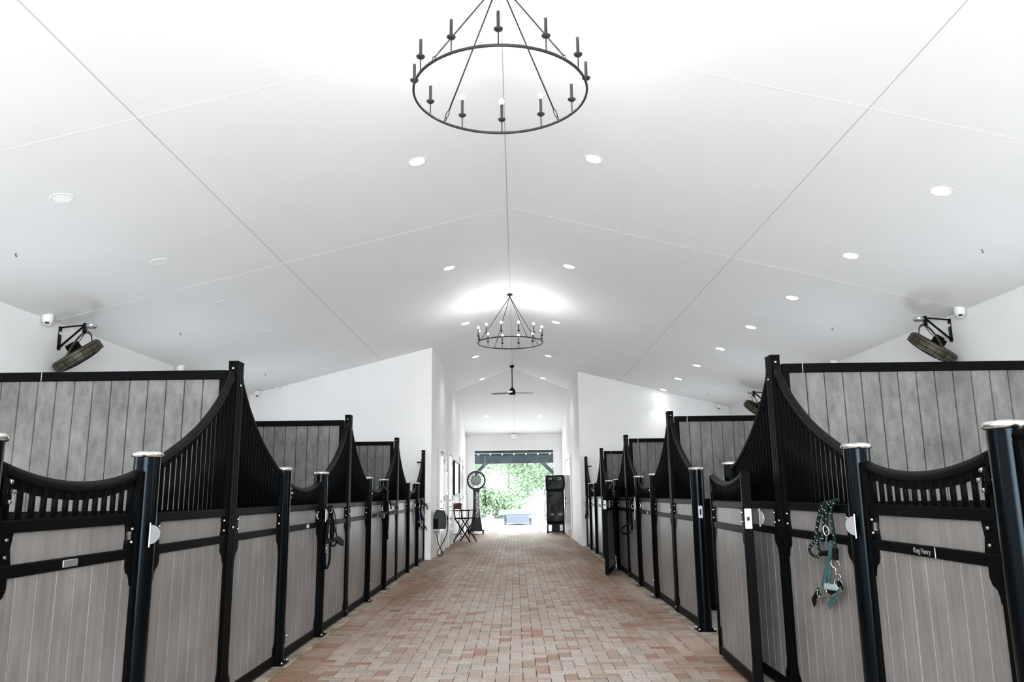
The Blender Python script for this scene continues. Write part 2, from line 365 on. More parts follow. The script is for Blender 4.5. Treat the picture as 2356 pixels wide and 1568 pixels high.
DARK_B = [
  ('blackstrap',0.02,[(10.746, 1.427), (10.89, 1.405), (11.039, 1.373), (11.316, 1.332)]),
  ('black',0.008,[(10.981, 1.368), (11.057, 1.218), (11.104, 1.067), (11.198, 0.875), (11.256, 0.684)]),
  ('black',0.01,[(11.16, 1.208), (11.237, 1.064), (11.27, 0.93), (11.209, 0.781)]),
  ('blackstrap',0.03,[(11.397, 1.172), (11.993, 1.139), (12.281, 1.094), (12.071, 1.056), (11.412, 1.041), (10.819, 1.04), (10.44, 1.041)]),
  ('ring',0.004,[(10.795, 1.009), (0.011, 0.021)]),
  ('metal',0.004,[(11.21, 0.922), (11.274, 0.892), (11.237, 0.846)]),
  ('black',0.008,[(11.393, 1.206), (11.461, 1.156), (11.532, 1.097)]),
]
DARK_C = [
  ('black',0.012,[(15.081, 1.187), (14.818, 1.114), (14.616, 1.042), (14.79, 0.839), (14.96, 0.707)]),
  ('blackstrap',0.024,[(15.535, 1.157), (16.338, 1.053), (16.739, 0.961), (16.343, 0.983), (15.715, 1.116)]),
  ('blue',0.03,[(14.849, 1.0), (14.817, 0.888), (14.795, 0.776)]),
  ('white',0.03,[(15.31, 1.107), (15.434, 0.988), (15.618, 0.852)]),
  ('blackstrap',0.026,[(15.391, 0.82), (15.751, 0.676), (16.121, 0.593)]),
  ('blackstrap',0.026,[(15.391, 0.82), (15.068, 0.703), (15.52, 0.646), (16.055, 0.65)]),
  ('rope2',0.006,[(15.068, 0.703), (14.755, 0.641), (14.92, 0.552), (15.187, 0.596), (15.126, 0.662)]),
  ('black',0.014,[(15.246, 1.199), (15.145, 1.084), (14.985, 1.035), (15.103, 0.931), (15.278, 0.823)]),
  ('metal',0.004,[(15.188, 1.225), (15.335, 1.212), (15.417, 1.185)]),
]
DARK_D = [
  ('black',0.01,[(18.864, 1.197), (19.296, 1.062), (19.256, 0.951), (19.242, 0.841), (19.554, 0.699), (19.31, 0.644), (18.721, 0.744), (18.821, 0.958)]),
  ('black',0.012,[(18.608, 1.22), (18.909, 1.066), (18.655, 0.939), (19.007, 0.78)]),
  ('blackstrap',0.026,[(18.909, 1.066), (19.227, 0.885), (19.022, 0.736)]),
]
# ---------------------------------------------------------------- structure
def slab(name, poly, zf, t, material):
    bm = bmesh.new(); lo = [bm.verts.new((x, y, zf(x, y))) for x, y in poly]; hi = [bm.verts.new((x, y, zf(x, y)+t)) for x, y in poly]
    bm.faces.new(lo); bm.faces.new(hi); n = len(poly)
    for i in range(n): bm.faces.new((lo[i], lo[(i+1) % n], hi[(i+1) % n], hi[i]))
    mb = MB(); mb.bm.free(); mb.bm = bm; return mb.build(name, material, kind='structure')
slab('ceiling', [(0, -4), (0, 21.9), (-5.7, 27.6), (-5.7, -4)], lambda x, y: RZ-SL*abs(x), 0.12, 'ceil')
slab('ceiling', [(0, -4), (0, 21.9), (5.7, 27.6), (5.7, -4)], lambda x, y: RZ-SL*abs(x), 0.12, 'ceil')
slab('ceiling', [(0, 21.9), (-5.7, 27.6), (5.7, 27.6)], lambda x, y: RZ-SL*(y-21.9), 0.12, 'ceil')
# sheet joints of the ceiling
def strip(name, p, q, wd, th, material):
    p, q = Vector(p), Vector(q); d = (q-p).normalized(); s_ = Vector((-d.y, d.x, 0))
    if abs(d.y) > 0.9: s_ = Vector((1, 0, -SL*math.copysign(1, p.x) if abs(p.x) > 0.01 else 0)).normalized()
    else: s_ = Vector((0, 1, 0))
    dn = Vector((0, 0, -th)); mb = MB()
    v = [mb.bm.verts.new(a) for a in (p-s_*wd/2, p+s_*wd/2, q+s_*wd/2, q-s_*wd/2, p-s_*wd/2+dn, p+s_*wd/2+dn, q+s_*wd/2+dn, q-s_*wd/2+dn)]
    for f in ((0, 1, 2, 3), (4, 5, 6, 7), (0, 1, 5, 4), (1, 2, 6, 5), (2, 3, 7, 6), (3, 0, 4, 7)): mb._f([v[i] for i in f])
    return mb.build(name, material, kind='structure')
n_tr = [0]
def trim(p, q, wd, th, m):
    n_tr[0] += 1; return strip('trim_%d' % n_tr[0], p, q, wd, th, m)
for sx in (-1, 1):
    yend = YL if sx < 0 else YR
    trim((sx*2.745, -4, cz(2.745)), (sx*2.745, yend, cz(2.745)), 0.005, 0.0015, 'seam')
    for y in (1.7, 5.43, 9.2):
        trim((sx*0.05, y, cz(0.05)), (sx*XW, y, cz(XW)), 0.010, 0.0015, 'seamlight')
trim((0, -4, RZ-0.001), (0, 21.9, RZ-0.001), 0.006, 0.002, 'seam')
# hip ridges and seam of the hip
for sx in (-1, 1):
    mb = MB(); mb.tube([(sx*0.02, 21.92, RZ-0.005), (sx*XP, 21.9+XP, RZ-SL*XP)], 0.010, 6); n_tr[0] += 1; mb.build('trim_%d' % n_tr[0], 'white', kind='structure')
mb = MB(); mb.tube([(0.02, 23.5, RZ-SL*1.6), (0.03, YE, RZ-SL*(YE-21.9))], 0.003, 6); n_tr[0] += 1; mb.build('trim_%d' % n_tr[0], 'seam', kind='structure')

def wall_y(name, x0, x1, y0, y1, ztop, holes):
    """wall running along y with rectangular openings (ya, yb, za, zb)"""
    mb = MB(); y = y0
    for ya, yb, za, zb in holes:
        mb.box(x0, x1, y, ya, 0, ztop); mb.box(x0, x1, ya, yb, 0, za); mb.box(x0, x1, ya, yb, zb, ztop); y = yb
    mb.box(x0, x1, y, y1, 0, ztop); return mb.build(name, 'wall', kind='structure')
addedWinL = [(k-2.3, k-1.3, 1.15, 1.95) for k in KL]; addedWinR = [(k-2.3, k-1.3, 1.15, 1.95) for k in KR]  # unseen openings added to the outer walls for fill light
wall_y('wall_left', -XW-0.2, -XW, -4, YE, cz(XW)+0.02, addedWinL)
wall_y('wall_right', XW, XW+0.2, -4, YE, cz(XW)+0.02, addedWinR)
n = 0
for sx, ws in ((-1, addedWinL), (1, addedWinR)):
    for ya, yb, za, zb in ws:
        n += 1; mb = MB(); x = sx*(XW+0.08)
        for a in (ya, (ya+yb)/2-0.02, yb-0.04): mb.box(x-0.025, x+0.025, a, a+0.04, za, zb)
        for a in (za, zb-0.04): mb.box(x-0.025, x+0.025, ya, yb, a, a+0.04)
        mb.build('added_window_%d' % n, 'white', kind='structure')  # frame of an added, unseen opening
        area('added_ceiling_fill', (sx*(XW+0.04), (ya+yb)/2, (za+zb)/2), (R(118), 0, R(90) if sx > 0 else R(-90)), 0.9, 0.7, 17, (0.95, 0.98, 1))  # added lamp, tilted up to brighten the ceiling
# end walls of the stall rows and the walls of the passage
for sx, y0, nm in ((-1, YL, 'left'), (1, YR, 'right')):
    mb = MB(); mb.prism([(sx*XW, 0), (sx*XP, 0), (sx*XP, cz(XP)+0.03), (sx*XW, cz(XW)+0.03)], 1, y0, y0+0.15); mb.build('wall_end_'+nm, 'wall', kind='structure')
    mb = MB(); mb.prism([(y0+0.15, 0), (YE, 0), (YE, RZ-SL*(YE-21.9)+0.03), (21.9+XP, cz(XP)+0.03), (y0+0.15, cz(XP)+0.03)], 0, sx*XP, sx*(XP+0.15))
    mb.build('wall_passage_'+nm, 'wall', kind='structure')
    n_tr[0] += 1; MB().box(min(sx*XW, sx*(XP)), max(sx*XW, sx*(XP)), y0-0.006, y0, 3.365, 3.375).build('trim_%d' % n_tr[0], 'ceil', kind='structure')
zt = RZ-SL*(YE-21.9)
mb = MB(); mb.box(-XW-.2, -1.39, YE, YE+0.18, 0, zt); mb.box(1.39, XW+.2, YE, YE+0.18, 0, zt); mb.box(-1.39, 1.39, YE, YE+0.18, 2.80, zt); mb.build('wall_far', 'wall', kind='structure')
mb = MB()
for a, b in ((-1.405, -1.385), (1.385, 1.405)): mb.box(a, b, YE-0.012, YE+0.19, 0, 2.81)
mb.box(-1.405, 1.405, YE-0.012, YE+0.19, 2.795, 2.815); n_tr[0] += 1; mb.build('trim_%d' % n_tr[0], 'white', kind='structure')
mb = MB(); mb.box(-XW-.2, -1.95, -4.2, -4, 0, 3.5); mb.box(1.95, XW+.2, -4.2, -4, 0, 3.5); mb.prism([(-XW-.2, 3.5), (XW+.2, 3.5), (0, RZ+.15)], 1, -4.2, -4); mb.build('wall_back', 'wall', kind='structure')

# brick walk: herringbone of single pavers, real joints
def bricks():
    bm = bmesh.new(); col = bm.loops.layers.float_color.new('brick'); c = 0.0985; g = 0.0045
    rnd = random.Random(3)
    def brick(x0, x1, y0, y1):
        v = rnd.random(); t = rnd.random()
        val = 0.28+0.55*t if v < 0.74 else (0.02+0.22*t if v < 0.87 else 0.83+0.17*t)
        cx = (x0+x1)/2; edge = min(1, max(0, (abs(cx)-0.95)/0.75)); cy = (y0+y1)/2
        d = min(1, 0.22+0.85*edge+0.06*max(0, cy-6)+rnd.uniform(-0.12, 0.12)); d = max(0, d)  # edge dirt; the distance term paints in reflected light on the near bricks
        z = rnd.uniform(-0.0012, 0.0); b = 0.0016
        x0 += g/2; x1 -= g/2; y0 += g/2; y1 -= g/2
        lo = [bm.verts.new(p) for p in ((x0, y0, -0.03), (x1, y0, -0.03), (x1, y1, -0.03), (x0, y1, -0.03))]
        mi = [bm.verts.new(p) for p in ((x0, y0, z-b), (x1, y0, z-b), (x1, y1, z-b), (x0, y1, z-b))]
        hi = [bm.verts.new(p) for p in ((x0+b, y0+b, z), (x1-b, y0+b, z), (x1-b, y1-b, z), (x0+b, y1-b, z))]
        fs = [bm.faces.new(hi)]
        for A, B in ((lo, mi), (mi, hi)):
            for k in range(4): fs.append(bm.faces.new((A[k], A[(k+1) % 4], B[(k+1) % 4], B[k])))
        for f in fs:
            for l in f.loops: l[col] = (val, d, 0, 1)
    Y0, Y1 = 1.0, YE+0.3; X = 1.50; ny = int((Y1-Y0)/c)+2
    def clip(x0, x1, y0, y1):
        x0, x1, y0, y1 = max(x0, -X), min(x1, X), max(y0, Y0), min(y1, Y1)
        if x1-x0 > 0.02 and y1-y0 > 0.02: brick(x0, x1, y0, y1)
    nx = int(X/c)+3
    for j in range(-4, ny+2):
        for i in range(-nx-2, nx+2):
            k = (i-j) % 4
            if k == 0: clip(i*c, (i+2)*c, Y0+j*c, Y0+(j+1)*c)       # lies across
            elif k == 2: clip(i*c, (i+1)*c, Y0+(j-1)*c, Y0+(j+1)*c)     # lies along
    y = Y0
    while y < Y1-0.05:
        for a, b in ((-1.71, -X), (X, 1.71)): brick(a, b, y, y+c)
        y += c
    return bm
mb = MB(); mb.bm.free(); mb.bm = bricks(); mb.build('floor', 'brick', kind='structure')
MB().box(-1.71, 1.71, 1.0, YE+0.3, -0.2, -0.012).build('floor', 'joint', kind='structure')
MB().box(-2.2, 2.2, -4.2, 1.0, -0.2, 0.0).build('floor', 'kerb', kind='structure')
for sx, ye in ((-1, YL), (1, YR)):
    a, b = sorted((sx*1.711, sx*1.93)); n_tr[0] += 1
    MB().cbox(a, b, 1.0, ye, -0.2, 0.008, 0.006).build('trim_%d' % n_tr[0], 'kerb', kind='structure')
    a, b = sorted((sx*1.931, sx*XW)); MB().box(a, b, -4, ye, -0.2, -0.01).build('floor', 'gravel', kind='structure')
# porch and yard
MB().box(-60, 60, YE+0.3, 60, -0.25, -0.02).build('ground', 'concrete', kind='structure')
MB().box(-60, 60, 60, 140, -0.25, 0.0).build('ground', 'grass', kind='structure')
MB().box(-60, 60, -40, -4.2, -0.25, -0.02).build('ground', 'concrete', kind='structure')
YB = 31.0
pr = thing('porch', 'dark timber porch roof with pale joists beyond the far doorway', 'porch', (0, YB, 0))
MB().box(-4, 4, YE+0.24-YB, 0.6, 3.02, 3.1).build('roof_deck', 'timber', pr)
MB().box(-4, 4, YE+0.5-YB, YE+0.62-YB, 2.70, 3.02).build('header_beam', 'timber', pr)
MB().box(-4, 4, YE+0.47-YB, YE+0.50-YB, 2.695, 2.72).build('header_trim', 'joist', pr)['label'] = 'thin pale strip under the header'
MB().cbox(-4, 4, -0.1, 0.1, 2.46, 2.78, 0.01).build('beam', 'timber', pr); MB().box(-4, 4, -0.08, 0.08, 2.78, 3.02).build('rim_board', 'timber', pr)
for x in (-1.38, -0.92, -0.46, 0.0, 0.46, 0.92, 1.38): MB().box(x-0.025, x+0.025, YE+0.62-YB, -0.1, 2.78, 3.02).build('joist', 'joist', pr)
for sx in (-1, 1):
    MB().cbox(sx*1.78-0.08, sx*1.78+0.08, -0.08, 0.08, -0.02, 2.46, 0.01).build('post', 'timber', pr)
    MB().prism([(sx*1.70, 1.98), (sx*1.70, 1.80), (sx*1.02, 2.46), (sx*1.22, 2.46)], 1, -0.06, 0.06).build('brace', 'timber', pr)
cd = MB(); cd.tube([(0, 0, 0), (0, 0, -0.95)], 0.006, 6); tag(cd.build('pull_cord', 'galv', loc=(-1.08, 29.4, 3.02)), 'thin grey pull cord hanging from the porch roof', 'cord')
# ------------- yard: trees and the cart
def crown(n, seed, rad, sz):
    rn = random.Random(seed); bm = bmesh.new(); cl = [Vector((rn.gauss(0, .45)*rad, rn.gauss(0, .45)*rad, rn.gauss(0, .4)*rad*sz)) for _ in range(26)]
    for _ in range(n):
        c = rn.choice(cl)+Vector([rn.gauss(0, .16)*rad for _ in range(3)]); s_ = rn.uniform(.05, .11)
        a = Vector([rn.uniform(-1, 1) for _ in range(3)]).normalized(); b = a.orthogonal().normalized()*s_; d = a.cross(b).normalized()*s_*.6
        bm.faces.new([bm.verts.new(c+b), bm.verts.new(c+d), bm.verts.new(c-b), bm.verts.new(c-d)])
    mb = MB(); mb.bm.free(); mb.bm = bm; return mb
trees = [(-7.5, 46, 4.2, 7, 'A', 'bushy green tree at the left end of the trees beyond the yard'), (-3.6, 50, 3.0, 6.2, 'B', 'pale yellow-green tree left of the doorway view'),
         (-0.6, 56, 3.6, 7.2, 'A', 'mid green tree behind the middle of the yard'), (2.2, 48, 2.4, 5.0, 'B', 'pale slender tree right of the middle of the yard'),
         (4.6, 52, 3.2, 6.0, 'A', 'leafy green tree at the right edge of the doorway view'), (9.5, 50, 4.4, 7, 'B', 'broad pale tree furthest right beyond the yard')]
for i, (x, y, rad, h, k, lb) in enumerate(trees):
    t = thing('tree', lb, 'tree', (x, y, -0.1), group='trees beyond the yard')
    crown(14000, 10+i, rad, 1.15).build('crown', 'leaf'+k, t, (0, 0, h*0.62))
    MB().tube([(0, 0, 0), (0.1, 0, h*0.3), (0.05, 0.1, h*0.75)], 0.2, 8, r_end=0.07).build('trunk', 'bark', t)
for i, (x, y, rad, lb) in enumerate([(-4.0, 41, 1.5, 'round pale bush left in the yard'), (-1.1, 44, 1.3, 'round green bush behind the cart'), (2.9, 43, 1.4, 'low green bush right of the cart'), (-8.5, 40, 1.7, 'wide bush far left of the yard'), (7.0, 41, 1.7, 'wide bush far right of the yard')]):
    t = thing('bush', lb, 'bush', (x, y, 0), group='bushes beyond the yard')
    crown(6000, 40+i, rad, .7).build('foliage', 'leafB' if i % 2 else 'leafA', t, (0, 0, rad*0.7)); MB().tube([(0, 0, -0.1), (0, 0, rad*.7)], .06, 6).build('stem', 'bark', t)
ct = thing('utility_cart', 'pale blue-grey low utility cart parked in the bright yard', 'cart', (0.12, 34.2, -0.02))
MB().cbox(-0.82, 0.82, -0.1, 1.9, 0.42, 0.62, 0.03).build('load_bed', 'cartlight', ct)
MB().cbox(-0.48, 0.48, -0.14, 1.9, 0.10, 0.42, 0.03).build('body', 'cart', ct)
for sx in (-1, 1):
    for yy in (0.3, 1.5): MB().lathe([(0.0, -.05), (.10, -.05), (.14, -.04), (.14, .04), (.10, .05), (0, .05)], 20, (sx*0.55, yy, 0.12), Matrix.Rotation(R(90), 3, 'Y')).build('wheel', 'cartlight', ct)

# ---------------------------------------------------------------- stall fronts
CURVE = [(0.060, 2.095), (.12, 2.02), (.19, 1.95), (.27, 1.878), (.37, 1.805), (.48, 1.735), (.57, 1.682), (.66, 1.638), (.74, 1.600), (.82, 1.567), (.91, 1.531), (1.0, 1.496), (1.07, 1.472), (1.122, 1.456)]
def curve_z(u):
    for (a, za), (b, zb) in zip(CURVE, CURVE[1:]):
        if a <= u <= b: return za+(zb-za)*(u-a)/(b-a)
    return CURVE[0][1] if u < CURVE[0][0] else CURVE[-1][1]
def gusset(mb, u0, z0, su, sz, w=0.068, h=0.125, t=0.021):
    """ogee corner plate: corner at (u0, z0), reaching w along su and h along sz"""
    p = [(0, 0), (w, 0), (w, h*.30), (w*.80, h*.50), (w*.42, h*.62), (w*.26, h*.80), (w*.20, h), (0, h)]
    mb.prism([(u0+su*a, z0+sz*b) for a, b in p], 0, -t, t)
def lattice(root, u0, u1, topf, d, pitch, a0, top_pts, prefix, door=False):
    F = MB(); T = 0.024
    for za, zb in ((1.160, 1.207), (0.997, 1.045), (0.020, 0.093)): F.cbox(-T, T, min(d*u0, d*u1), max(d*u0, d*u1), za, zb, 0.004)
    for a, b, zt in ((u0, u0+0.035, top_pts[0][1]-.01), (u1-0.035, u1, top_pts[-1][1]-.01)):
        F.cbox(-T, T, min(d*a, d*b), max(d*a, d*b), 0.02, zt, 0.004)
    # plates beside the name board, concave towards it
    for u, s_ in ((u0+0.035, 1), (u1-0.035, -1)):
        wd = 0.055 if not door else 0.075
        pl = [(u, 1.045), (u+s_*(wd+.012), 1.045)]+[(u+s_*(wd+.012*abs(k)/4), 1.103+k*0.0145) for k in range(-3, 4)]+[(u+s_*(wd+.012), 1.160), (u, 1.160)]
        F.prism([(d*a, b) for a, b in pl], 0, -.016, .016)
    for u, s_ in ((u0+.035, 1), (u1-.035, -1)):
        gusset(F, d*u, .997, d*s_, -1); gusset(F, d*u, .093, d*s_, 1, .045, .11)
    F.build('frame', 'black', root)
    G = MB(); u = u0+.035+pitch*.6
    while u < u1-.045:
        G.tube([(0, d*u, 1.19), (0, d*u, topf(u))], .0125, 8)
        G.box(-.020, .020, d*u-.019, d*u+.019, 1.203, 1.2125); u += pitch
    # web plate under the curved rail, closing the tops of the gaps
    for i in range(len(top_pts)-1):
        (a, za), (b, zb) = top_pts[i], top_pts[i+1]
        if a < u0: continue
        G.prism([(d*a, za), (d*b, zb), (d*b, zb-.055), (d*a, za-.055)], 0, -.006, .006)
    G.build('grille', 'black', root)
    MB().tube([(0, d*a, b) for a, b in top_pts], .0240, 12).build('curved_rail', 'blackrough', root)
    B = MB(); e0, e1 = sorted((d*(u0+.09), d*(u1-.09))); B.box(-.010, .010, e0-.03, e1+.03, 1.04, 1.165); B.build('name_board', 'boards', root)
    P_ = MB(); lo, hi = sorted((d*(u0+.03), d*(u1-.03))); y = lo; wd = .1345
    while y < hi-.01:
        y2 = min(y+wd, hi)
        P_.prism([(-.011, y+.001), (-.0145, y+.004), (-.0145, y2-.004), (-.011, y2-.001), (.011, y2-.001), (.0145, y2-.004), (.0145, y+.004), (.011, y+.001)], 2, .09, 1.0); y = y2
    P_.build('lower_boards', 'boards', root)
    for u, s_ in ((u0+.035, 1), (u1-.035, -1)):
        for z in (1.075, 1.137):
            for sx in (-1, 1):
                b_ = MB(); bolt(b_, (sx*.016, d*(u+s_*.035), z), sx*1, .0085, .014); b_.build('bolt', 'chrome', root)
def make_panel(d):
    root = thing('stall_front_panel', 'x', 'stall panel', group='stall front panels with swooping grilles')
    lattice(root, .056, 1.124, curve_z, d, .068, 0, CURVE, 'panel')
    return Proto(root)
DW = 1.095
def door_z(u): return 1.333+.072*((u-DW/2)/(DW/2))**2
def make_door(ax):
    """hinge stile at local y=0, latch stile at y=DW; ax: direction of the aisle face"""
    root = thing('stall_door', 'x', 'stall door', group='stall doors')
    pts = [(u, door_z(u)) for u in [.02+(DW-.04)*i/16 for i in range(17)]]
    lattice(root, 0.0, DW, door_z, 1, .078, 0, pts, 'door', True)
    MB().cbox(-.030, .030, DW-.034, DW+.004, .02, 1.415, .004).cbox(-.03, .03, -.004, .03, .02, 1.412, .004).build('stile', 'black', root)
    b = MB(); pl = [(DW+.006, 1.058), (DW+.006, 1.152)]+[(DW+.006+.112*math.sin(math.pi*k/12), 1.105+.047*math.cos(math.pi*k/12)) for k in range(1, 12)]
    b.prism(pl, 0, ax*.074, ax*.078); b.box(min(ax*.073, ax*.079), max(ax*.073, ax*.079), DW+.004, DW+.008, 1.045, 1.163); b.build('latch_pull', 'plate', root)
    lp = MB().cbox(-.024, .024, DW+.004, DW+.008, 1.03, 1.165, .003).build('latch_plate', 'plate', root); MB().box(-.008, .010, DW+.008, DW+.014, 1.085, 1.11).build('latch_bolt', 'iron', lp)
    MB().box(min(ax*.016, ax*.022), max(ax*.016, ax*.022), DW-.085, DW-.070, 1.085, 1.125).build('latch_slot', 'chrome', root)
    for z in (1.31, .20):
        h = MB(); h.cbox(-.026, .026, -.009, .075, z-.035, z+.035, .004); h.lathe([(.014, -.05), (.014, .05)], 14, (ax*.036, .004, z)); h.build('hinge', 'black', root)
        for dy, dz, h_ in ((.045, .036, .018), (.05, 0, .03), (.045, -.036, .018)): b_ = MB(); bolt(b_, (ax*.025, dy, z+dz), ax*1, .011, h_); b_.build('hinge_bolt', 'chrome', root)
    return Proto(root)
# round post
rp = thing('round_post', 'x', 'post', group='round stall posts with silver caps')
MB().lathe([(.0, 0.0), (.064, 0.0), (.064, 1.488), (0, 1.488)], 28).build('shaft', 'blackpost', rp)
MB().lathe([(.0, 1.488), (.066, 1.486), (.074, 1.490), (.077, 1.500), (.074, 1.510), (.064, 1.515), (.03, 1.519), (0, 1.52)], 28).build('cap', 'chrome', rp)
b = MB(); b.cbox(-.085, .085, -.085, .085, .008, .020, .004); b.build('base_plate', 'black', rp)
for sx in (-1, 1):
    for sy in (-1, 1): b = MB(); bolt(b, (sx*.07, sy*.07, .02), 3, .011, .018); b.build('bolt', 'chrome', rp)
sp_ = MB().cbox(-.020, .020, -.070, -.062, 1.035, 1.15, .002).build('strike_plate', 'plate', rp); MB().box(-.006, .006, -.0712, -.0698, 1.065, 1.12).build('slot', 'dark', sp_)
RP = Proto(rp)
# peaked square post with fluted faces
kp = thing('peaked_post', 'x', 'post', group='tall fluted posts at the stall peaks')
pr_ = [(-.032, -.055), (.032, -.055), (.032, -.028), (.027, -.025), (.027, -.015), (.032, -.012), (.032, .012), (.027, .015), (.027, .025), (.032, .028), (.032, .055), (-.032, .055),
       (-.032, .028), (-.027, .025), (-.027, .015), (-.032, .012), (-.032, -.012), (-.027, -.015), (-.027, -.025), (-.032, -.028)]
MB().prism(pr_, 2, 0, 2.165).build('shaft', 'black', kp); MB().cbox(-.034, .034, -.057, .057, 2.165, 2.182, .003).build('cap', 'black', kp)
b = MB(); bolt(b, (0, -.055, 2.13), -2, .009, .010); b.build('bolt', 'chrome', kp)
for sx in (-1, 1):
    for z in (2.02, 1.09, .06): b = MB(); bolt(b, (sx*.032, 0, z), sx, .009, .010); b.build('bolt', 'chrome', kp)
KP = Proto(kp)
# partition between two stalls
def make_partition(s_):
    root = thing('stall_partition', 'x', 'partition', group='grey boarded partitions between the stalls')
    L_ = XW-XF-.012; f = MB()
    def b(x0, x1, z0, z1, t): a, c = sorted((s_*x0, s_*x1)); f.cbox(a, c, -t, t, z0, z1, .004)
    b(.05, L_, 2.062, 2.124, .032); b(.05, L_, 1.10, 1.205, .032); b(.05, L_, .02, .09, .032); b(.05, .10, .02, 2.12, .030); b(L_-.05, L_, .02, 2.12, .030); f.build('frame', 'black', root)
    j = MB(); a = s_*(1.30 if s_ < 0 else .19); j.box(a-.0015, a+.0015, -.0335, -.031, 2.062, 2.1245); j.build('rail_joint', 'steel', root)
    p = MB(); x = .09
    while x < L_-.05:
        x2 = min(x+.1238, L_-.04); a, c = sorted((s_*x, s_*x2))
        p.prism([(a+.0018, -.012), (a+.005, -.016), (c-.005, -.016), (c-.0018, -.012), (c-.0018, .012), (c-.005, .016), (a+.005, .016), (a+.0018, .012)], 2, 1.19, 2.07); x = x2
    p.build('upper_boards', 'pboards', root)
    c = MB(); a, d_ = sorted((s_*.09, s_*(L_-.04))); c.box(a, d_, -.004, .004, 1.19, 2.07); c.box(a, d_, -.012, .012, .08, 1.11); c.build('black_backing', 'rubber', root)
    return Proto(root)

pan = {-1: make_panel(-1), 1: make_panel(1)}
door = {-1: make_door(1), 1: make_door(-1)}     # left row: aisle towards +x
part = {-1: make_partition(-1), 1: make_partition(1)}
for sx, K, row in ((-1, KL, 'left'), (1, KR, 'right')):
    x = sx*XF; n_ = len(K)
    other = 'right' if row == 'left' else 'left'
    for i, k in enumerate(K):
        last = (i == n_-1)
        KP.put('tall black fluted post at the %s peak of the %s row%s' % (ORD[i], row, ', by the wall' if last else ''), (x, k, 0))
        pan[-1].put('grey stall front with swooping black grille, near side of the %s peaked post, %s row' % (ORD[i], row), (x, k, 0))
        RP.put('round black post with silver cap on the latch side of the %s %s-row stall door' % (ORD[i], row), (x, k-HP, 0))
        if not last:
            pan[1].put('grey stall front with swooping black grille, far side of the %s peaked post, %s row' % (ORD[i], row), (x, k, 0))
            RP.put('round black post with silver cap on the hinge side of the %s %s-row stall door' % (ORD[i+1], row), (x, k+HP, 0), R(180))
            part[sx].put('grey boarded partition with black top rail behind the %s %s-row peaked post' % (ORD[i], row), (x, k, 0))
    # doors: hinged on the nearer post, latched on the farther one
    RP.put('round black silver-capped post nearest the camera in the %s row' % row, (x, K[0]-3.63+HP-.005, 0), R(180))
    for i in range(n_):
        hy = K[i]-3.635+HP+.075
        if sx > 0 and i in (1, 3):
            if i == 1: hx, hyy, rz = 1.685, hy+.02, R(177.6)
            else: hx, hyy, rz = 1.715, hy+.03, R(167.5)
            door[sx].put('%s stall door of the right row, swung open flat against the next front' % ORD[i], (hx, hyy, 0), rz)
        else:
            ex = {(-1, 0): 'with a small silver badge on its rail', (1, 0): 'with a lettered name plate on its rail'}.get((sx, i), 'with a dipped black grille')
            door[sx].put('closed grey-boarded %s stall door of the %s row %s' % (ORD[i], row, ex), (x, hy, 0))
pan[1].put('cut-off end of a swooping stall front at the right edge of the frame', (XF, KR[0]-3.64, 0))
KP.put('tall black fluted post nearest the camera, just outside the frame on the right', (XF, KR[0]-3.64, 0))
for sx, y, nm in ((-1, KL[-1], 'left'), (1, KR[-1], 'right')):
    b = MB(); a, c = sorted((sx*1.86, sx*1.96)); ye = YL if sx < 0 else YR
    b.cbox(a, c, .03, ye-y, 1.93, 1.955, .003); tag(b.build('wall_bracket', 'black', loc=(0, y, 0)), 'small black bracket tying the last %s peaked post to the white wall' % nm, 'bracket')
# badges and name plate on the door rails
b = MB(); b.cbox(-1.797, -1.792, 3.31, 3.42, 1.006, 1.036, .002); tag(b.build('badge', 'steel'), 'small silver badge on the rail of the nearest left stall door', 'badge')
for i, y in enumerate((7.15, 10.75, 14.4)):
    b = MB(); b.cbox(-1.797, -1.790, y-.035, y+.035, 1.005, 1.038, .002); tag(b.build('badge', 'plate'), 'small square silver badge on the rail of the %s left stall door' % ORD[i+1], 'badge')
b = MB(); b.cbox(1.790, 1.797, 10.55, 10.59, 1.005, 1.035, .002); tag(b.build('badge', 'plate'), 'small silver badge on the rail of the third right stall door', 'badge')
np_ = thing('name_plate', 'black name plate with pale lettering on the nearest right door rail', 'name plate', (1.793, 3.45, 1.021))
MB().cbox(-.003, .003, -.115, .115, -.022, .022, .001).build('plate', 'black', np_)
MB().box(-.005, -.003, -.112, -.108, -.022, .022).build('end_line', 'plate', np_)['label'] = 'pale upright end line'
mt = Matrix(((0, 0, -1, -.0035), (-1, 0, 0, .0), (0, 1, 0, .0), (0, 0, 0, 1)))
text_mesh('lettering', 'King Henry', .031, .0006, 'greytext', np_, mt)
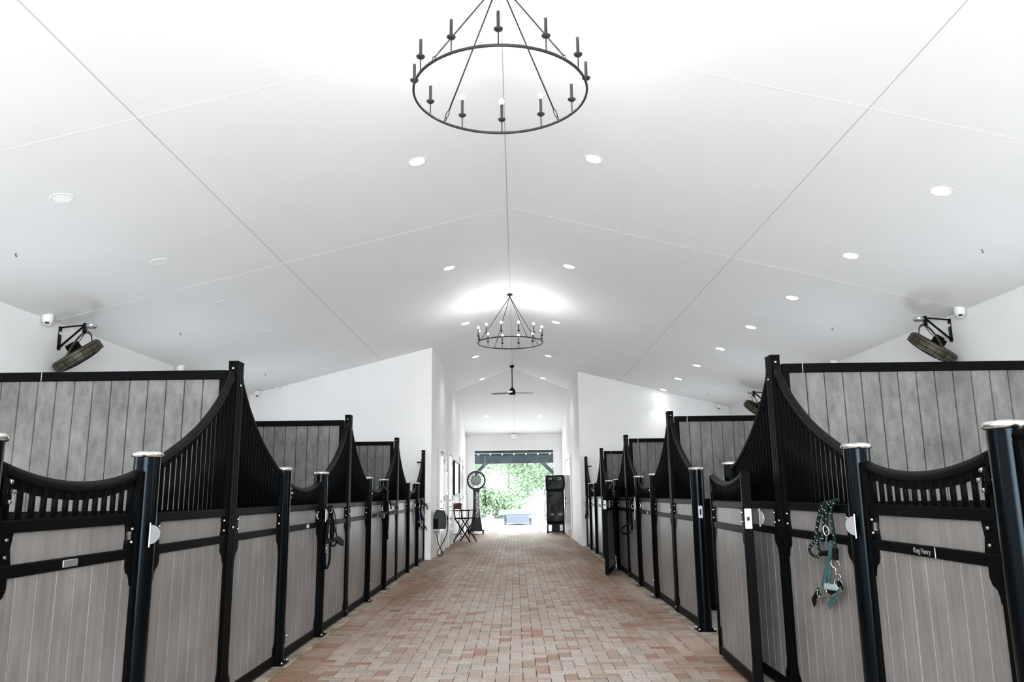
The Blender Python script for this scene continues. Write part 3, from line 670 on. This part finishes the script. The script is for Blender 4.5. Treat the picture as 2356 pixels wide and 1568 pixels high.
# ---------------------------------------------------------------- halters on the posts
HM = {'rope': 'rope', 'rope2': 'plate', 'black': 'leather', 'strap': 'teal', 'blackstrap': 'leather', 'teal': 'pale_teal', 'metal': 'chrome', 'ring': 'chrome', 'blue': 'blue', 'white': 'whiteweb'}
HN = {'rope': 'lead_rope', 'rope2': 'lead_rope', 'black': 'strap', 'strap': 'strap', 'blackstrap': 'strap', 'teal': 'nose_pad', 'metal': 'buckle', 'ring': 'ring', 'blue': 'strap', 'white': 'strap'}
def smooth_path(p, it=2):
    for _ in range(it):
        if len(p) < 3: return p
        q = [p[0]]
        for a, b in zip(p, p[1:]): q += [a*.75+b*.25, a*.25+b*.75]
        q.append(p[-1]); p = q
    return p
def halter(segs, x, ax, label):
    y0 = sum(p[0] for p in segs[0][2])/len(segs[0][2]); t = thing('horse_halter', label, 'halter', (x, y0, 0))
    for i, (k, w_, pts) in enumerate(segs):
        off = ax*(.002+.002*(i % 5)+(.006 if k in ('metal', 'ring') else 0)); mb = MB()
        if k == 'ring':
            (cy, c_z), (rx, rz) = pts
            mb.tube([(off+ax*.004+rx*math.cos(a), cy-y0+rx*.5*math.sin(a), c_z+rz*math.sin(a)) for a in [2*math.pi*j/20 for j in range(20)]], w_, 8, closed=True)
        else:
            p = smooth_path([Vector((off, a-y0, b)) for a, b in pts], 2 if k != 'metal' else 1)
            if k in ('strap', 'blackstrap', 'teal', 'blue', 'white'): mb.tube(p, (w_*.7, .0025), 8, flat=None)
            else: mb.tube(p, w_*(1.35 if k == 'black' else 1), 8)
        o = mb.build(HN[k], HM[k], t)
        if k == 'rope':   # white flecks woven into the rope, as little raised stitches
            fl = MB(); d = 0; last = p[0]
            for q in p[1:]:
                d += (q-last).length
                if d > .032:
                    fl.ball(q+Vector((ax*.0065, .002, 0)), .0028, 1.0, 6); fl.ball(q+Vector((ax*.006, -.005, -.005)), .0026, 1.0, 6); d = 0
                last = q
            fl.build('rope_flecks', 'whitetext', o)['label'] = 'white flecks woven into the rope'
    return t
halter(GREEN, 1.780, -1, 'teal green halter with white-flecked lead rope hung on the near right stall front')
halter(DARK_A, -1.745, 1, 'black halter with chain hung on the post after the second left door')
halter(DARK_B, -1.745, 1, 'black halter with long loop on the post after the third left door')
halter(DARK_C, -1.745, 1, 'black, blue and white halters bunched on the last left post')
halter(DARK_R, 1.745, -1, 'black halter with grey rope hung on the right front behind the open door')
halter(DARK_D, 1.745, -1, 'black lead looped on the last right post beside the white wall')

# ---------------------------------------------------------------- chandeliers
def make_chandelier(rot_c, rot_r, label, loc):
    t = thing('chandelier', label, 'chandelier', loc, group='black ring chandeliers'); RR = .572; HZ = -.885
    MB().tube([(RR*math.cos(a), RR*math.sin(a), HZ) for a in [2*math.pi*k/72 for k in range(72)]], (.011, .008), 8, closed=True, flat=(0, 0, 1)).build('ring', 'iron', t)
    MB().lathe([(0, -.035), (.030, -.035), (.052, -.022), (.060, -.004), (.060, .004), (0, .004)], 24).lathe([(0, -.06), (.012, -.055), (.014, -.035), (0, -.035)], 12).build('canopy', 'iron', t)
    for k in range(4):
        a = rot_r+math.pi/4+k*math.pi/2; c, s_ = math.cos(a), math.sin(a)
        p0 = Vector((c*.022, s_*.022, -.085)); p1 = Vector((RR*c, RR*s_, HZ+.015)); d = (p1-p0).normalized(); side = Vector((-s_, c, 0))
        MB().tube([p0, p1-d*.075], .0055, 8).build('rod', 'iron', t)
        def link(pc, h, w_, sd): 
            up_ = d; return [pc+up_*h*math.sin(q)+sd*w_*math.cos(q) for q in [2*math.pi*j/16 for j in range(16)]]
        other = d.cross(side).normalized(); l = MB()
        l.tube(link(p1-d*.048, .030, .011, side), .0032, 6, closed=True); l.tube(link(p1-d*.010, .014, .009, other), .003, 6, closed=True); l.tube(link(p0-d*.018, .022, .010, side), .0032, 6, closed=True); l.build('chain_link', 'iron', t)
    for k in range(12):
        a = rot_c+k*math.pi/6; x, y = RR*math.cos(a), RR*math.sin(a); z = HZ
        cn = MB(); cn.lathe([(0, z), (.0045, z), (.0045, z+.085), (.006, z+.088), (.014, z+.090), (.026, z+.100), (.029, z+.107), (.025, z+.106), (.013, z+.098), (.0105, z+.098), (.0105, z+.225), (0, z+.225)], 14, (x, y, 0))
        c_ = cn.build('candle_holder', 'iron', t)
        b_ = MB(); b_.lathe([(0, z+.222), (.008, z+.224), (.010, z+.230), (.0165, z+.240), (.0185, z+.250), (.0165, z+.260), (.009, z+.267), (0, z+.269)], 12, (x, y, 0)); b_.build('bulb', 'bulb', c_)
    return t
make_chandelier(-math.pi/2, 0, 'large black ring chandelier with twelve candle lamps hanging nearest the camera', (-.005, 4.776, RZ))
make_chandelier(-math.pi/2+math.pi/12, R(-15), 'second black ring chandelier with its canopy in view, above the middle of the aisle', (-.005, 13.48, RZ))
# ceiling fan
f = thing('ceiling_fan', 'black ceiling fan with thin blades hanging at the end of the ridge', 'ceiling fan', (-.01, 21.35, RZ))
MB().lathe([(0, -.07), (.03, -.07), (.062, -.045), (.078, -.004), (0, -.004)], 24).build('canopy', 'fanblack', f)
MB().tube([(0, 0, -.06), (0, 0, -.64)], .013, 12).build('down_rod', 'fanblack', f)
MB().lathe([(0, -.60), (.03, -.61), (.04, -.65), (.075, -.665), (.09, -.72), (.09, -.80), (.08, -.82), (0, -.82)], 28).build('motor', 'fanblack', f)
MB().lathe([(0, -.845), (.05, -.84), (.075, -.822), (.075, -.815), (0, -.815)], 24).build('light_cover', 'white', f)
for k, (a, m_) in enumerate(((-4, 'fanblack'), (86, 'fanblack'), (176, 'olive'), (-98, 'white'))):
    b = MB(); pts = [(.08, -.035), (.2, -.062), (.4, -.060), (.57, -.045), (.58, .02), (.4, .055), (.2, .052), (.08, .03)]
    b.prism(pts, 2, -.004, .004); b.xf(Matrix.Rotation(R(a), 4, 'Z') @ Matrix.Translation((0, 0, -.765)) @ Matrix.Rotation(R(13), 4, 'X') @ Matrix.Rotation(R(1.5), 4, 'Y')); b.build('blade', m_ if m_ != 'white' else 'plate', f)
# recessed lights
def spot(name, x, y, lit, label, grp):
    z = cz(x, y)
    if y > 21.9+abs(x): rot = Matrix.Rotation(math.atan(SL)*-1, 3, 'X')
    else: rot = Matrix.Rotation(math.atan(SL)*math.copysign(1, x), 3, 'Y')
    t = thing('recessed_light', label, 'ceiling light', (x, y, z), group=grp)
    MB().lathe([(.073, -.002), (.078, -.006), (.092, -.005), (.096, 0.001), (.070, .001), (.073, -.002)], 28, mtx=rot, cap=False).build('trim_ring', 'white', t)
    MB().lathe([(0, -.0035), (.074, -.0035), (.074, 0), (0, 0)], 28, mtx=rot).build('diffuser', 'down' if lit else 'white', t)
    if lit:
        d = bpy.data.lights.new('downlight', 'SPOT'); d.energy = 40 if abs(x) < 2 else 18; d.spot_size = R(125) if abs(x) < 2 else R(95); d.spot_blend = 0.9; d.shadow_soft_size = .06; d.color = (1, .985, .96)
        o = bpy.data.objects.new('downlight', d); COL.objects.link(o); o.location = (x, y, z-.03)
nl = {}
for sx, nm in ((-1, 'left'), (1, 'right')):
    for i, y in enumerate((3.6, 7.32, 11.07, 14.87, 18.63, 22.35, 25.77)):
        if i == 0: continue
        xx = sx*.88
        spot('r', xx, y, True, 'lit recessed light just %s of the ridge, %s from the camera' % (nm, ['', 'nearest', 'second', 'third', 'fourth', 'fifth', 'sixth and last'][i]), 'lit recessed lights along the ridge')
    for i in range(8 if sx > 0 else 6):
        y = 6.45+1.88*i if sx > 0 else 6.33+1.875*i
        spot('r', sx*3.80, y, sx > 0, ('lit recessed light over the right stalls, %s from the camera' if sx > 0 else 'unlit recessed light over the left stalls, %s from the camera') % ORD[i], 'recessed lights over the %s stalls' % nm)
# hooks in the ceiling
for sx, ys, nm in ((-1, (7.17, 10.91, 14.76), 'left'), (1, (7.44, 11.18, 18.74), 'right')):
    for i, y in enumerate(ys):
        b = MB(); b.tube([(0, 0, 0), (0, 0, -.02), (.008, 0, -.034), (.014, 0, -.026), (.014, 0, -.018)], .0035, 6); b.lathe([(.009, 0), (.009, -.004)], 10)
        tag(b.build('ceiling_hook', 'iron', loc=(sx*4.70, y, cz(4.70))), 'tiny dark hook in the ceiling over the %s stalls, %s from the camera' % (nm, ORD[i]), 'hook', 'ceiling hooks')

# ---------------------------------------------------------------- turret cameras
def turret(label, loc, rz, small=1.0):
    t = thing('security_camera', label, 'camera', loc, rz, 'white turret cameras')
    q = Matrix.Scale(small, 3)
    MB().lathe([(0, 0.012), (.060, .012), (.064, 0), (.063, -.045), (.057, -.078), (.05, -.085), (0, -.085)], 24, mtx=q).build('housing', 'white', t)
    MB().lathe([(0, -.12), (.022, -.118), (.04, -.103), (.047, -.08), (.045, -.06), (0, -.05)], 20, mtx=q).build('ball', 'white', t)
    s_ = small; MB().cbox(-.022*s_, .022*s_, -.047*s_, -.026*s_, -.108*s_, -.084*s_, .003*s_).build('lens_window', 'dark', t)
turret('white turret camera at the wall and ceiling corner on the far left', (-5.43, 8.97, cz(5.43)), R(25))
turret('white turret camera peeking over the left partition rail', (-5.43, 12.68, cz(5.43)), R(25))
turret('white turret camera at the corner on the far right beside the wall fan', (5.43, 9.2, cz(5.43)), R(-25))
turret('white turret camera peeking over the right partition rail', (5.43, 13.0, cz(5.43)), R(-25))
turret('small white turret camera on the left end wall under the ceiling', (-5.28, 16.1, 3.43), R(15))
turret('small white turret camera on the right end wall under the ceiling', (5.22, 19.75, 3.43), R(-15))
turret('tiny white camera in the upper left corner of the far wall', (-1.60, 27.45, 3.375), 0, .8)
for i, (x, y) in enumerate(((-4.88, 16.2),)):
    b = MB(); b.cbox(-.05, .05, -.03, .03, -.03, .01, .004); tag(b.build('smoke_sensor', 'white', loc=(x, y, 3.53)), 'small white sensor at the top of the left end wall', 'sensor')
b = MB(); b.cbox(-.11, .11, -.13, 0, -.09, .09, .008); tag(b.build('wall_box', 'white', loc=(0.0, YE, 3.255)), 'white square box high in the middle of the far wall', 'box')

# ---------------------------------------------------------------- wall fans over the stalls
def wall_fan(sx, y, label):
    t = thing('wall_fan', label, 'wall fan', (sx*XW, y, 0), group='tilted drum fans on wall brackets'); s_ = -sx   # s_: direction into the room
    b = MB(); a, c = sorted((0, s_*.012)); b.box(a, c, -.028, .028, 3.07, 3.36); b.tube([(s_*.01, 0, 3.35), (s_*.30, 0, 3.375)], .011, 6); b.tube([(s_*.01, 0, 3.10), (s_*.29, 0, 3.36)], .015, 6); b.build('bracket', 'fanblack', t)
    l = MB(); a, c = sorted((s_*.012, s_*.014)); l.box(a, c, -.028, .028, 3.26, 3.295); l.build('sticker', 'whitetext', t)
    MB().lathe([(.02, 3.27), (.02, 3.40)], 12, (s_*.30, 0, 0)).build('swivel', 'fanblack', t)
    cx, c_z = s_*.245, 3.005; az = Vector((-s_*.47, -.42, .78)).normalized(); ay = az.cross(Vector((1, 0, 0))).normalized(); ax_ = ay.cross(az); rot = Matrix((ax_, ay, az)).transposed().to_4x4()
    T = Matrix.Translation((cx, 0, c_z)) @ rot       # local z = fan axis pointing up and back
    D = MB(); D.lathe([(.28, -.065), (.292, -.065), (.295, -.02), (.29, .045), (.25, .06), (.24, .055), (.28, .04), (.288, -.02), (.28, -.065)], 36, cap=False); D.xf(T); D.build('drum', 'olive', t)
    G = MB()
    for r_, z_ in ((.30, -.067), (.25, -.08), (.20, -.09), (.15, -.098), (.10, -.102), (.30, -.035), (.30, .02)): G.tube([(r_*math.cos(q), r_*math.sin(q), z_) for q in [2*math.pi*k/32 for k in range(32)]], .003, 5, closed=True)
    for k in range(16):
        q = 2*math.pi*k/16; G.tube([(.05*math.cos(q), .05*math.sin(q), -.104), (.2*math.cos(q), .2*math.sin(q), -.092), (.298*math.cos(q), .298*math.sin(q), -.068), (.301*math.cos(q), .301*math.sin(q), .02)], .0025, 5)
    G.xf(T); G.build('guard', 'fanblack', t)
    mo = MB(); mo.lathe([(0, -.03), (.055, -.03), (.062, .02), (.062, .13), (.05, .16), (0, .16)], 20).cbox(.03, .09, -.045, .045, .06, .14, .005).xf(T); mo.build('motor', 'rubber', t)
    lb = MB(); lb.cbox(.062, .066, .0, .05, .03, .07, .001).xf(T); lb.build('motor_label', 'whitetext', t)
    bl = MB()
    for k in range(3):
        b = MB(); b.prism([(.05, -.03), (.24, -.08), (.26, .05), (.05, .03)], 2, -.004, .004); b.xf(Matrix.Rotation(R(120*k), 4, 'Z') @ Matrix.Rotation(R(25), 4, 'X')); bl.merge(b.bm)
    bl.xf(T); bl.build('blades', 'fanblack', t)
    # yoke: arch from one side of the drum over the motor to the other
    A = T @ Vector((0, .30, -.01)); B = T @ Vector((0, -.30, -.01)); top = Vector((s_*.30, 0, 3.275)); yk = []
    for k in range(17):
        q = math.pi*k/16; m_ = (A+B)/2; yk.append(m_+(A-B)/2*math.cos(q)+(top-m_)*(math.sin(q)))
    MB().tube(yk, (.016, .007), 8, flat=(0, 0, 1)).build('yoke', 'olive', t)
    c_ = MB(); c_.tube(smooth_path([Vector((s_*.33, .02, 3.35)), Vector((s_*.26, .03, 3.2)), Vector((s_*.10, .0, 3.0)), Vector((s_*.03, -.02, 2.86)), Vector((s_*.06, -.02, 2.80)), Vector((s_*.10, 0, 2.86)), Vector((s_*.17, 0, 2.98))]), .005, 6); c_.build('power_cord', 'rubber', t)
    MB().lathe([(0, 0), (.062, 0), (.066, -.03), (.05, -.05), (0, -.05)], 24, (s_*.365, .03, 3.39)).build('junction_box', 'galv', t)
wall_fan(-1, 9.35, 'black and olive drum fan on a wall bracket over the left stalls')
wall_fan(1, 9.56, 'black and olive drum fan on a wall bracket over the near right stalls')
wall_fan(1, 16.75, 'small far drum fan seen beside the nearest right peak')

# ---------------------------------------------------------------- passage: doors, pictures, hose reel
def passage_door(n_, sx, y0, y1, zt, handle_y):
    t = bpy.data.objects.new('door_%d' % n_, None); COL.objects.link(t); t.location = (sx*XP, 0, 0); t['kind'] = 'structure'; s_ = -sx
    def bx(mb, d0, d1, ya, yb, za, zb): a, c = sorted((s_*d0, s_*d1)); mb.cbox(a, c, ya, yb, za, zb, min(.004, (d1-d0)*.3))
    m = MB(); bx(m, .0, .028, y0, y1, .01, zt)
    for za, zb in ((.18, .95), (1.08, zt-.15)): 
        ym = (y0+y1)/2
        for ya, yb in ((y0+.12, ym-.05), (ym+.05, y1-.12)): bx(m, .028, .034, ya, yb, za, zb)
    m.build('leaf', 'doorpaint', t)
    c = MB(); bx(c, 0, .045, y0-.09, y0-.01, 0, zt+.09); bx(c, 0, .045, y1+.01, y1+.09, 0, zt+.09); bx(c, 0, .045, y0-.01, y1+.01, zt+.01, zt+.09); c.build('casing', 'white', t)
    h = MB(); h.tube([(s_*.03, handle_y, .98), (s_*.075, handle_y, .98), (s_*.075, handle_y+.10, .98)], .009, 8); h.lathe([(.026, 0), (.026, .03)], 14, (s_*.028, handle_y, 1.14), Matrix.Rotation(R(90)*s_, 3, 'Y')); h.build('handle', 'fanblack', t)
    hy = y1+.01 if abs(handle_y-y0) < abs(handle_y-y1) else y0-.01
    for z in (.25, 1.2, zt-.2): MB().tube([(s_*.05, hy, z-.05), (s_*.05, hy, z+.05)], .008, 8).build('hinge', 'galv', t)
passage_door(1, -1, 17.95, 18.85, 2.27, 18.03); passage_door(2, -1, 20.35, 21.25, 2.29, 20.43); passage_door(3, -1, 24.35, 25.45, 2.34, 24.45)
passage_door(4, 1, 23.2, 25.3, 2.30, 25.2)
def picture(y0, y1, z0, z1, fm, im, th, label):
    t = thing('framed_picture', label, 'picture', (-XP, (y0+y1)/2, (z0+z1)/2)); hy, hz = (y1-y0)/2, (z1-z0)/2; b = MB(); q = .05
    b.cbox(0, th, -hy, -hy+q, -hz, hz, .004); b.cbox(0, th, hy-q, hy, -hz, hz, .004); b.cbox(0, th, -hy+q, hy-q, -hz, -hz+q, .004); b.cbox(0, th, -hy+q, hy-q, hz-q, hz, .004); b.build('frame', fm, t)
    MB().box(.002, th*.5, -hy+q, hy-q, -hz+q, hz-q).build('print', im, t)
picture(19.25, 19.95, 1.28, 1.83, 'white', 'paper', .035, 'white-framed picture between the first two doors of the left passage wall')
picture(21.85, 23.75, 1.27, 2.22, 'fanblack', 'chart', .065, 'large black-framed board between the second and third left passage doors')
picture(19.45, 19.70, 1.92, 2.10, 'white', 'white', .02, 'small white plaque above the white-framed picture')
for x, y, z, lb in ((-1.74, YL, 1.07, 'white light switch on the corner of the left end wall'), (1.75, YR, 1.10, 'white light switch on the corner of the right end wall')):
    s_ = thing('light_switch', lb, 'switch', (x, y, z)); MB().cbox(-.035, .035, -.008, 0, -.06, .06, .002).build('cover_plate', 'plate', s_); MB().cbox(-.01, .01, -.013, -.008, -.02, .02, .001).build('rocker', 'white', s_)
hr = thing('hose_reel', 'dark green boxy hose reel mounted low on the left passage wall', 'hose reel', (-XP, 16.95, .77))
MB().prism([(0.0, -.19), (.24, -.19), (.265, -.05), (.262, .10), (.225, .185), (.06, .20), (.03, .16), (0, .02)], 1, -.13, .13, .015).build('housing', 'reel', hr)
MB().cbox(-.0, .10, -.15, -.13, -.19, .02, .004).build('side_plate', 'rubber', hr)
MB().lathe([(0, 0), (.13, 0), (.14, .012), (.10, .02), (0, .02)], 24, (.15, .13, .02), Matrix.Rotation(R(-90), 3, 'X')).build('drum_cover', 'reel', hr)
MB().tube(smooth_path([Vector(p) for p in ((.23, .12, .02), (.255, .14, -.02), (.285, .14, -.06), (.262, .14, -.33), (.12, .14, -.57), (.055, .14, -.68), (.08, .14, -.745), (.12, .14, -.755), (.17, .14, -.735), (.16, .14, -.66), (.08, .14, -.52), (.04, .14, -.30))]), .009, 8).build('hose', 'rubber', hr)
vl = MB(); vl.tube([(0, .14, -.27), (.10, .14, -.27)], .013, 8); vl.tube([(.04, .14, -.30), (.04, .14, -.25)], .015, 8); vl.tube([(.01, .14, -.245), (.09, .14, -.245)], .005, 6); vl.build('valve', 'galv', hr)

# ---------------------------------------------------------------- director's chair
c = thing('folding_chair', 'tall black folding director chair with a maroon back by the left passage wall', 'chair', (-1.37, 22.35, 0), R(72))
# local frame: chair faces -y; width along x
W_, D_ = .26, .20
for sx in (-1, 1):
    MB().cbox(sx*W_-.014, sx*W_+.014, -D_-.02, D_+.02, .62, .65, .003).build('side_rail', 'fanblack', c)
    MB().cbox(sx*W_-.022, sx*W_+.022, -D_-.05, D_+.03, .84, .862, .004).build('armrest', 'fanblack', c)
    MB().cbox(sx*W_-.012, sx*W_+.012, -D_-.012, -D_+.012, .65, .84, .003).cbox(sx*W_-.012, sx*W_+.012, -.012, .012, .65, .84, .003).build('arm_post', 'fanblack', c)
    b = MB(); b.tube([(sx*W_, D_-.01, .64), (sx*W_, D_+.06, 1.04)], .016, 8); b.build('back_post', 'fanblack', c)
    MB().tube([(sx*W_, -D_, .62), (sx*W_*.98, D_+.05, .0)], .019, 8).build('leg', 'fanblack', c)
    MB().tube([(sx*W_*.9, D_, .62), (sx*W_*.9, -D_-.05, .0)], .019, 8).build('leg', 'fanblack', c)
for yy in (-D_, D_):
    MB().tube([(-W_, yy*.55, .60), (W_*.9, yy*1.05, .12)], .010, 6).tube([(W_, yy*.55, .60), (-W_*.9, yy*1.05, .12)], .010, 6).build('cross_brace', 'fanblack', c)
MB().cbox(-W_, W_, -D_-.06, -D_-.02, .19, .215, .003).cbox(-W_, W_, D_-.02, D_+.02, .19, .215, .003).build('footrest', 'fanblack', c)
MB().box(-W_, W_, -D_, D_, .645, .655).build('seat', 'fanblack', c)
bk = MB(); bk.prism([(-W_-.01, D_+.02), (-W_*.5, D_+.045), (W_*.5, D_+.045), (W_+.01, D_+.02), (W_+.01, D_+.035), (W_*.5, D_+.06), (-W_*.5, D_+.06), (-W_-.01, D_+.035)], 2, .89, 1.05); bk.build('backrest', 'maroon', c)

# ---------------------------------------------------------------- pedestal cooler
k = thing('misting_fan', 'tall black pedestal cooler fan with white lettering beside the far doorway', 'cooler fan', (-1.27, 26.7, 0)); HZ = 1.745
Tm = Matrix.Translation((0, 0, HZ)) @ Matrix.Rotation(R(90), 4, 'X')      # local z -> -y (towards camera)
m_ = MB(); m_.lathe([(.27, .12), (.315, .10), (.325, 0), (.31, -.12), (.295, -.12), (.295, .08), (.262, .11), (.27, .12)], 40, cap=False); m_.xf(Tm); m_.build('shroud', 'reel', k)
m_ = MB(); m_.lathe([(0, .135), (.13, .13), (.15, .12), (.15, .09), (0, .09)], 32); m_.xf(Tm); m_.build('hub_disc', 'hub', k)
m_ = MB(); m_.lathe([(.152, .125), (.162, .13), (.17, .12), (.162, .10), (.152, .10), (.152, .125)], 32, cap=False)
for j in range(22):
    q = 2*math.pi*j/22; m_.tube([(.16*math.cos(q), .16*math.sin(q), .11), (.272*math.cos(q+.16), .272*math.sin(q+.16), .10)], .009, 6)
m_.xf(Tm); m_.build('guard', 'rubber', k)
m_ = MB(); m_.box(-.03, .0, -.12, -.10, HZ-.27, HZ-.19); m_.build('indicator', 'amber', k)
prof = [(0.13, 1.50), (.105, 1.36), (.10, 1.1), (.108, .85), (.128, .62), (.155, .42), (.185, .22), (.195, .14)]
m_ = MB(); rings = []
for hw, z in prof:
    rings.append([m_.bm.verts.new((x_, y_, z)) for x_, y_ in ((-hw, -.10), (-hw*.8, -.125), (hw*.8, -.125), (hw, -.10), (hw, .10), (hw*.8, .125), (-hw*.8, .125), (-hw, .10))])
for A, B in zip(rings, rings[1:]):
    for j in range(8): m_._f([A[j], A[(j+1) % 8], B[(j+1) % 8], B[j]])
m_._f(rings[0]); m_._f(rings[-1]); m_.build('pedestal', 'reel', k)
m_ = MB(); m_.cbox(-.30, .26, -.16, .22, .085, .14, .015).build('base', 'reel', k)
for x_, y_ in ((-.26, -.12), (.22, -.12), (-.26, .17), (.22, .17)):
    m_ = MB(); m_.lathe([(0, -.02), (.04, -.02), (.045, 0), (.04, .02), (0, .02)], 14, (x_, y_, .045), Matrix.Rotation(R(90), 3, 'Y')).cbox(x_-.02, x_+.02, y_-.02, y_+.02, .04, .09, .003); m_.build('caster', 'rubber', k)
m_ = MB(); m_.tube(smooth_path([Vector(p) for p in ((-.33, .02, 1.62), (-.35, .03, 1.5), (-.31, .05, 1.2), (-.28, .06, .8), (-.29, .05, .4), (-.25, .05, .12))]), .005, 6); m_.build('power_cord', 'rubber', k)
mt = Matrix.Translation((.02, -.1275, 1.02)) @ Matrix(((0, -1, 0, 0), (0, 0, -1, 0), (1, 0, 0, 0), (0, 0, 0, 1)))
text_mesh('lettering', 'Skycooler', .175, .001, 'whitetext', k, mt, .003)
m_ = MB()
for r_, a0, a1 in ((.066, 0, 360), (.038, 20, 200), (.038, 200, 380)):
    n = 28; sgn = 1
    pts = [(r_*math.cos(R(a0+(a1-a0)*j/n)), 0, r_*math.sin(R(a0+(a1-a0)*j/n))) for j in range(n+1)]
    if r_ > .05: m_.tube(pts[:-1], .0065, 6, closed=True)
for sg in (-1, 1):
    m_.tube([(sg*(.018+.020*math.cos(R(q))), 0, sg*(.0+.030*math.sin(R(q)))) for q in range(-150, 91, 20)], .0065, 6)
m_.xf(Matrix.Translation((.02, -.128, .60))); m_.build('emblem', 'whitetext', k)
lk = thing('horse_halter', 'tangle of dark halters and leads hanging between cooler fan and doorway', 'halter', (-1.0, 26.95, 0))
rn = random.Random(5)
for j in range(5):
    p = [Vector((-.04+rn.uniform(-.02, .02), 0, 1.52))]
    for z in (1.38, 1.25, 1.1, .98, .85): p.append(Vector((rn.uniform(-.07, .07), rn.uniform(-.03, .03), z+rn.uniform(-.04, .04))))
    p += [p[-2]+Vector((.05, 0, .1))]
    MB().tube(smooth_path(p), .006, 6).build('strap', 'leather', lk)
MB().tube([(-.30, -.02, 1.53), (.04, 0, 1.53)], .010, 8).build('hanger', 'fanblack', lk)

# ---------------------------------------------------------------- wrapped cabinet
b_ = thing('wrapped_cabinet', 'tall cabinet wrapped in wrinkled black plastic right of the far doorway', 'cabinet', (1.335, 26.45, 0))
def crinkle(x0, x1, y0, y1, z0, z1, seed, amp=.012, nx=12, nz=24):
    rn = random.Random(seed); bm2 = bmesh.new(); bmesh.ops.create_cube(bm2, size=1)
    bmesh.ops.subdivide_edges(bm2, edges=bm2.edges[:], cuts=11, use_grid_fill=True)
    from mathutils import noise
    for v in bm2.verts:
        n0 = v.co.normalized(); v.co = Vector(((x0+x1)/2+v.co.x*(x1-x0), (y0+y1)/2+v.co.y*(y1-y0), (z0+z1)/2+v.co.z*(z1-z0)))
        v.co += n0*amp*noise.noise(v.co*5+Vector((seed, 0, 0)))*1.6
    for f_ in bm2.faces: f_.smooth = True
    mb = MB(); mb.merge(bm2); return mb
crinkle(-.30, .31, -.28, .28, 1.40, 1.875, 1).build('top_wrap', 'plastic', b_)
crinkle(-.285, .30, -.275, .275, .33, 1.415, 2).build('lower_wrap', 'plastic', b_)
for x_, z_ in ((-.16, 1.76), (.15, 1.77), (-.12, .62), (.15, .63)):
    m_ = MB(); m_.cbox(x_-.055, x_+.055, -.305, -.290, z_+.018, z_+.032, .002).cbox(x_-.055, x_+.055, -.305, -.290, z_-.032, z_-.018, .002).cbox(x_+.04, x_+.055, -.305, -.290, z_-.03, z_+.03, .002); m_.build('latch', 'plate', b_)['label'] = 'bright metal latch'
MB().box(-.27, .30, -.25, .25, .28, .34).build('chassis', 'fanblack', b_)
for x_ in (-.25, .28):
    for y_ in (-.24, .24): MB().cbox(x_-.02, x_+.02, y_-.02, y_+.02, .0, .30, .003).build('leg', 'fanblack', b_)
MB().cbox(-.25, .28, -.25, -.22, .03, .06, .003).cbox(-.25, .28, .22, .25, .03, .06, .003).cbox(-.12, .14, -.2, .2, .04, .3, .003).build('bottom_shelf', 'fanblack', b_)
m_ = MB(); m_.tube([(-.335, -.1, .45), (-.335, -.1, 1.43)], .012, 8).tube([(-.335, -.1, 1.43), (-.29, -.1, 1.43)], .010, 8).tube([(-.335, -.1, .45), (-.28, -.1, .45)], .010, 8); m_.build('side_handle', 'galv', b_)
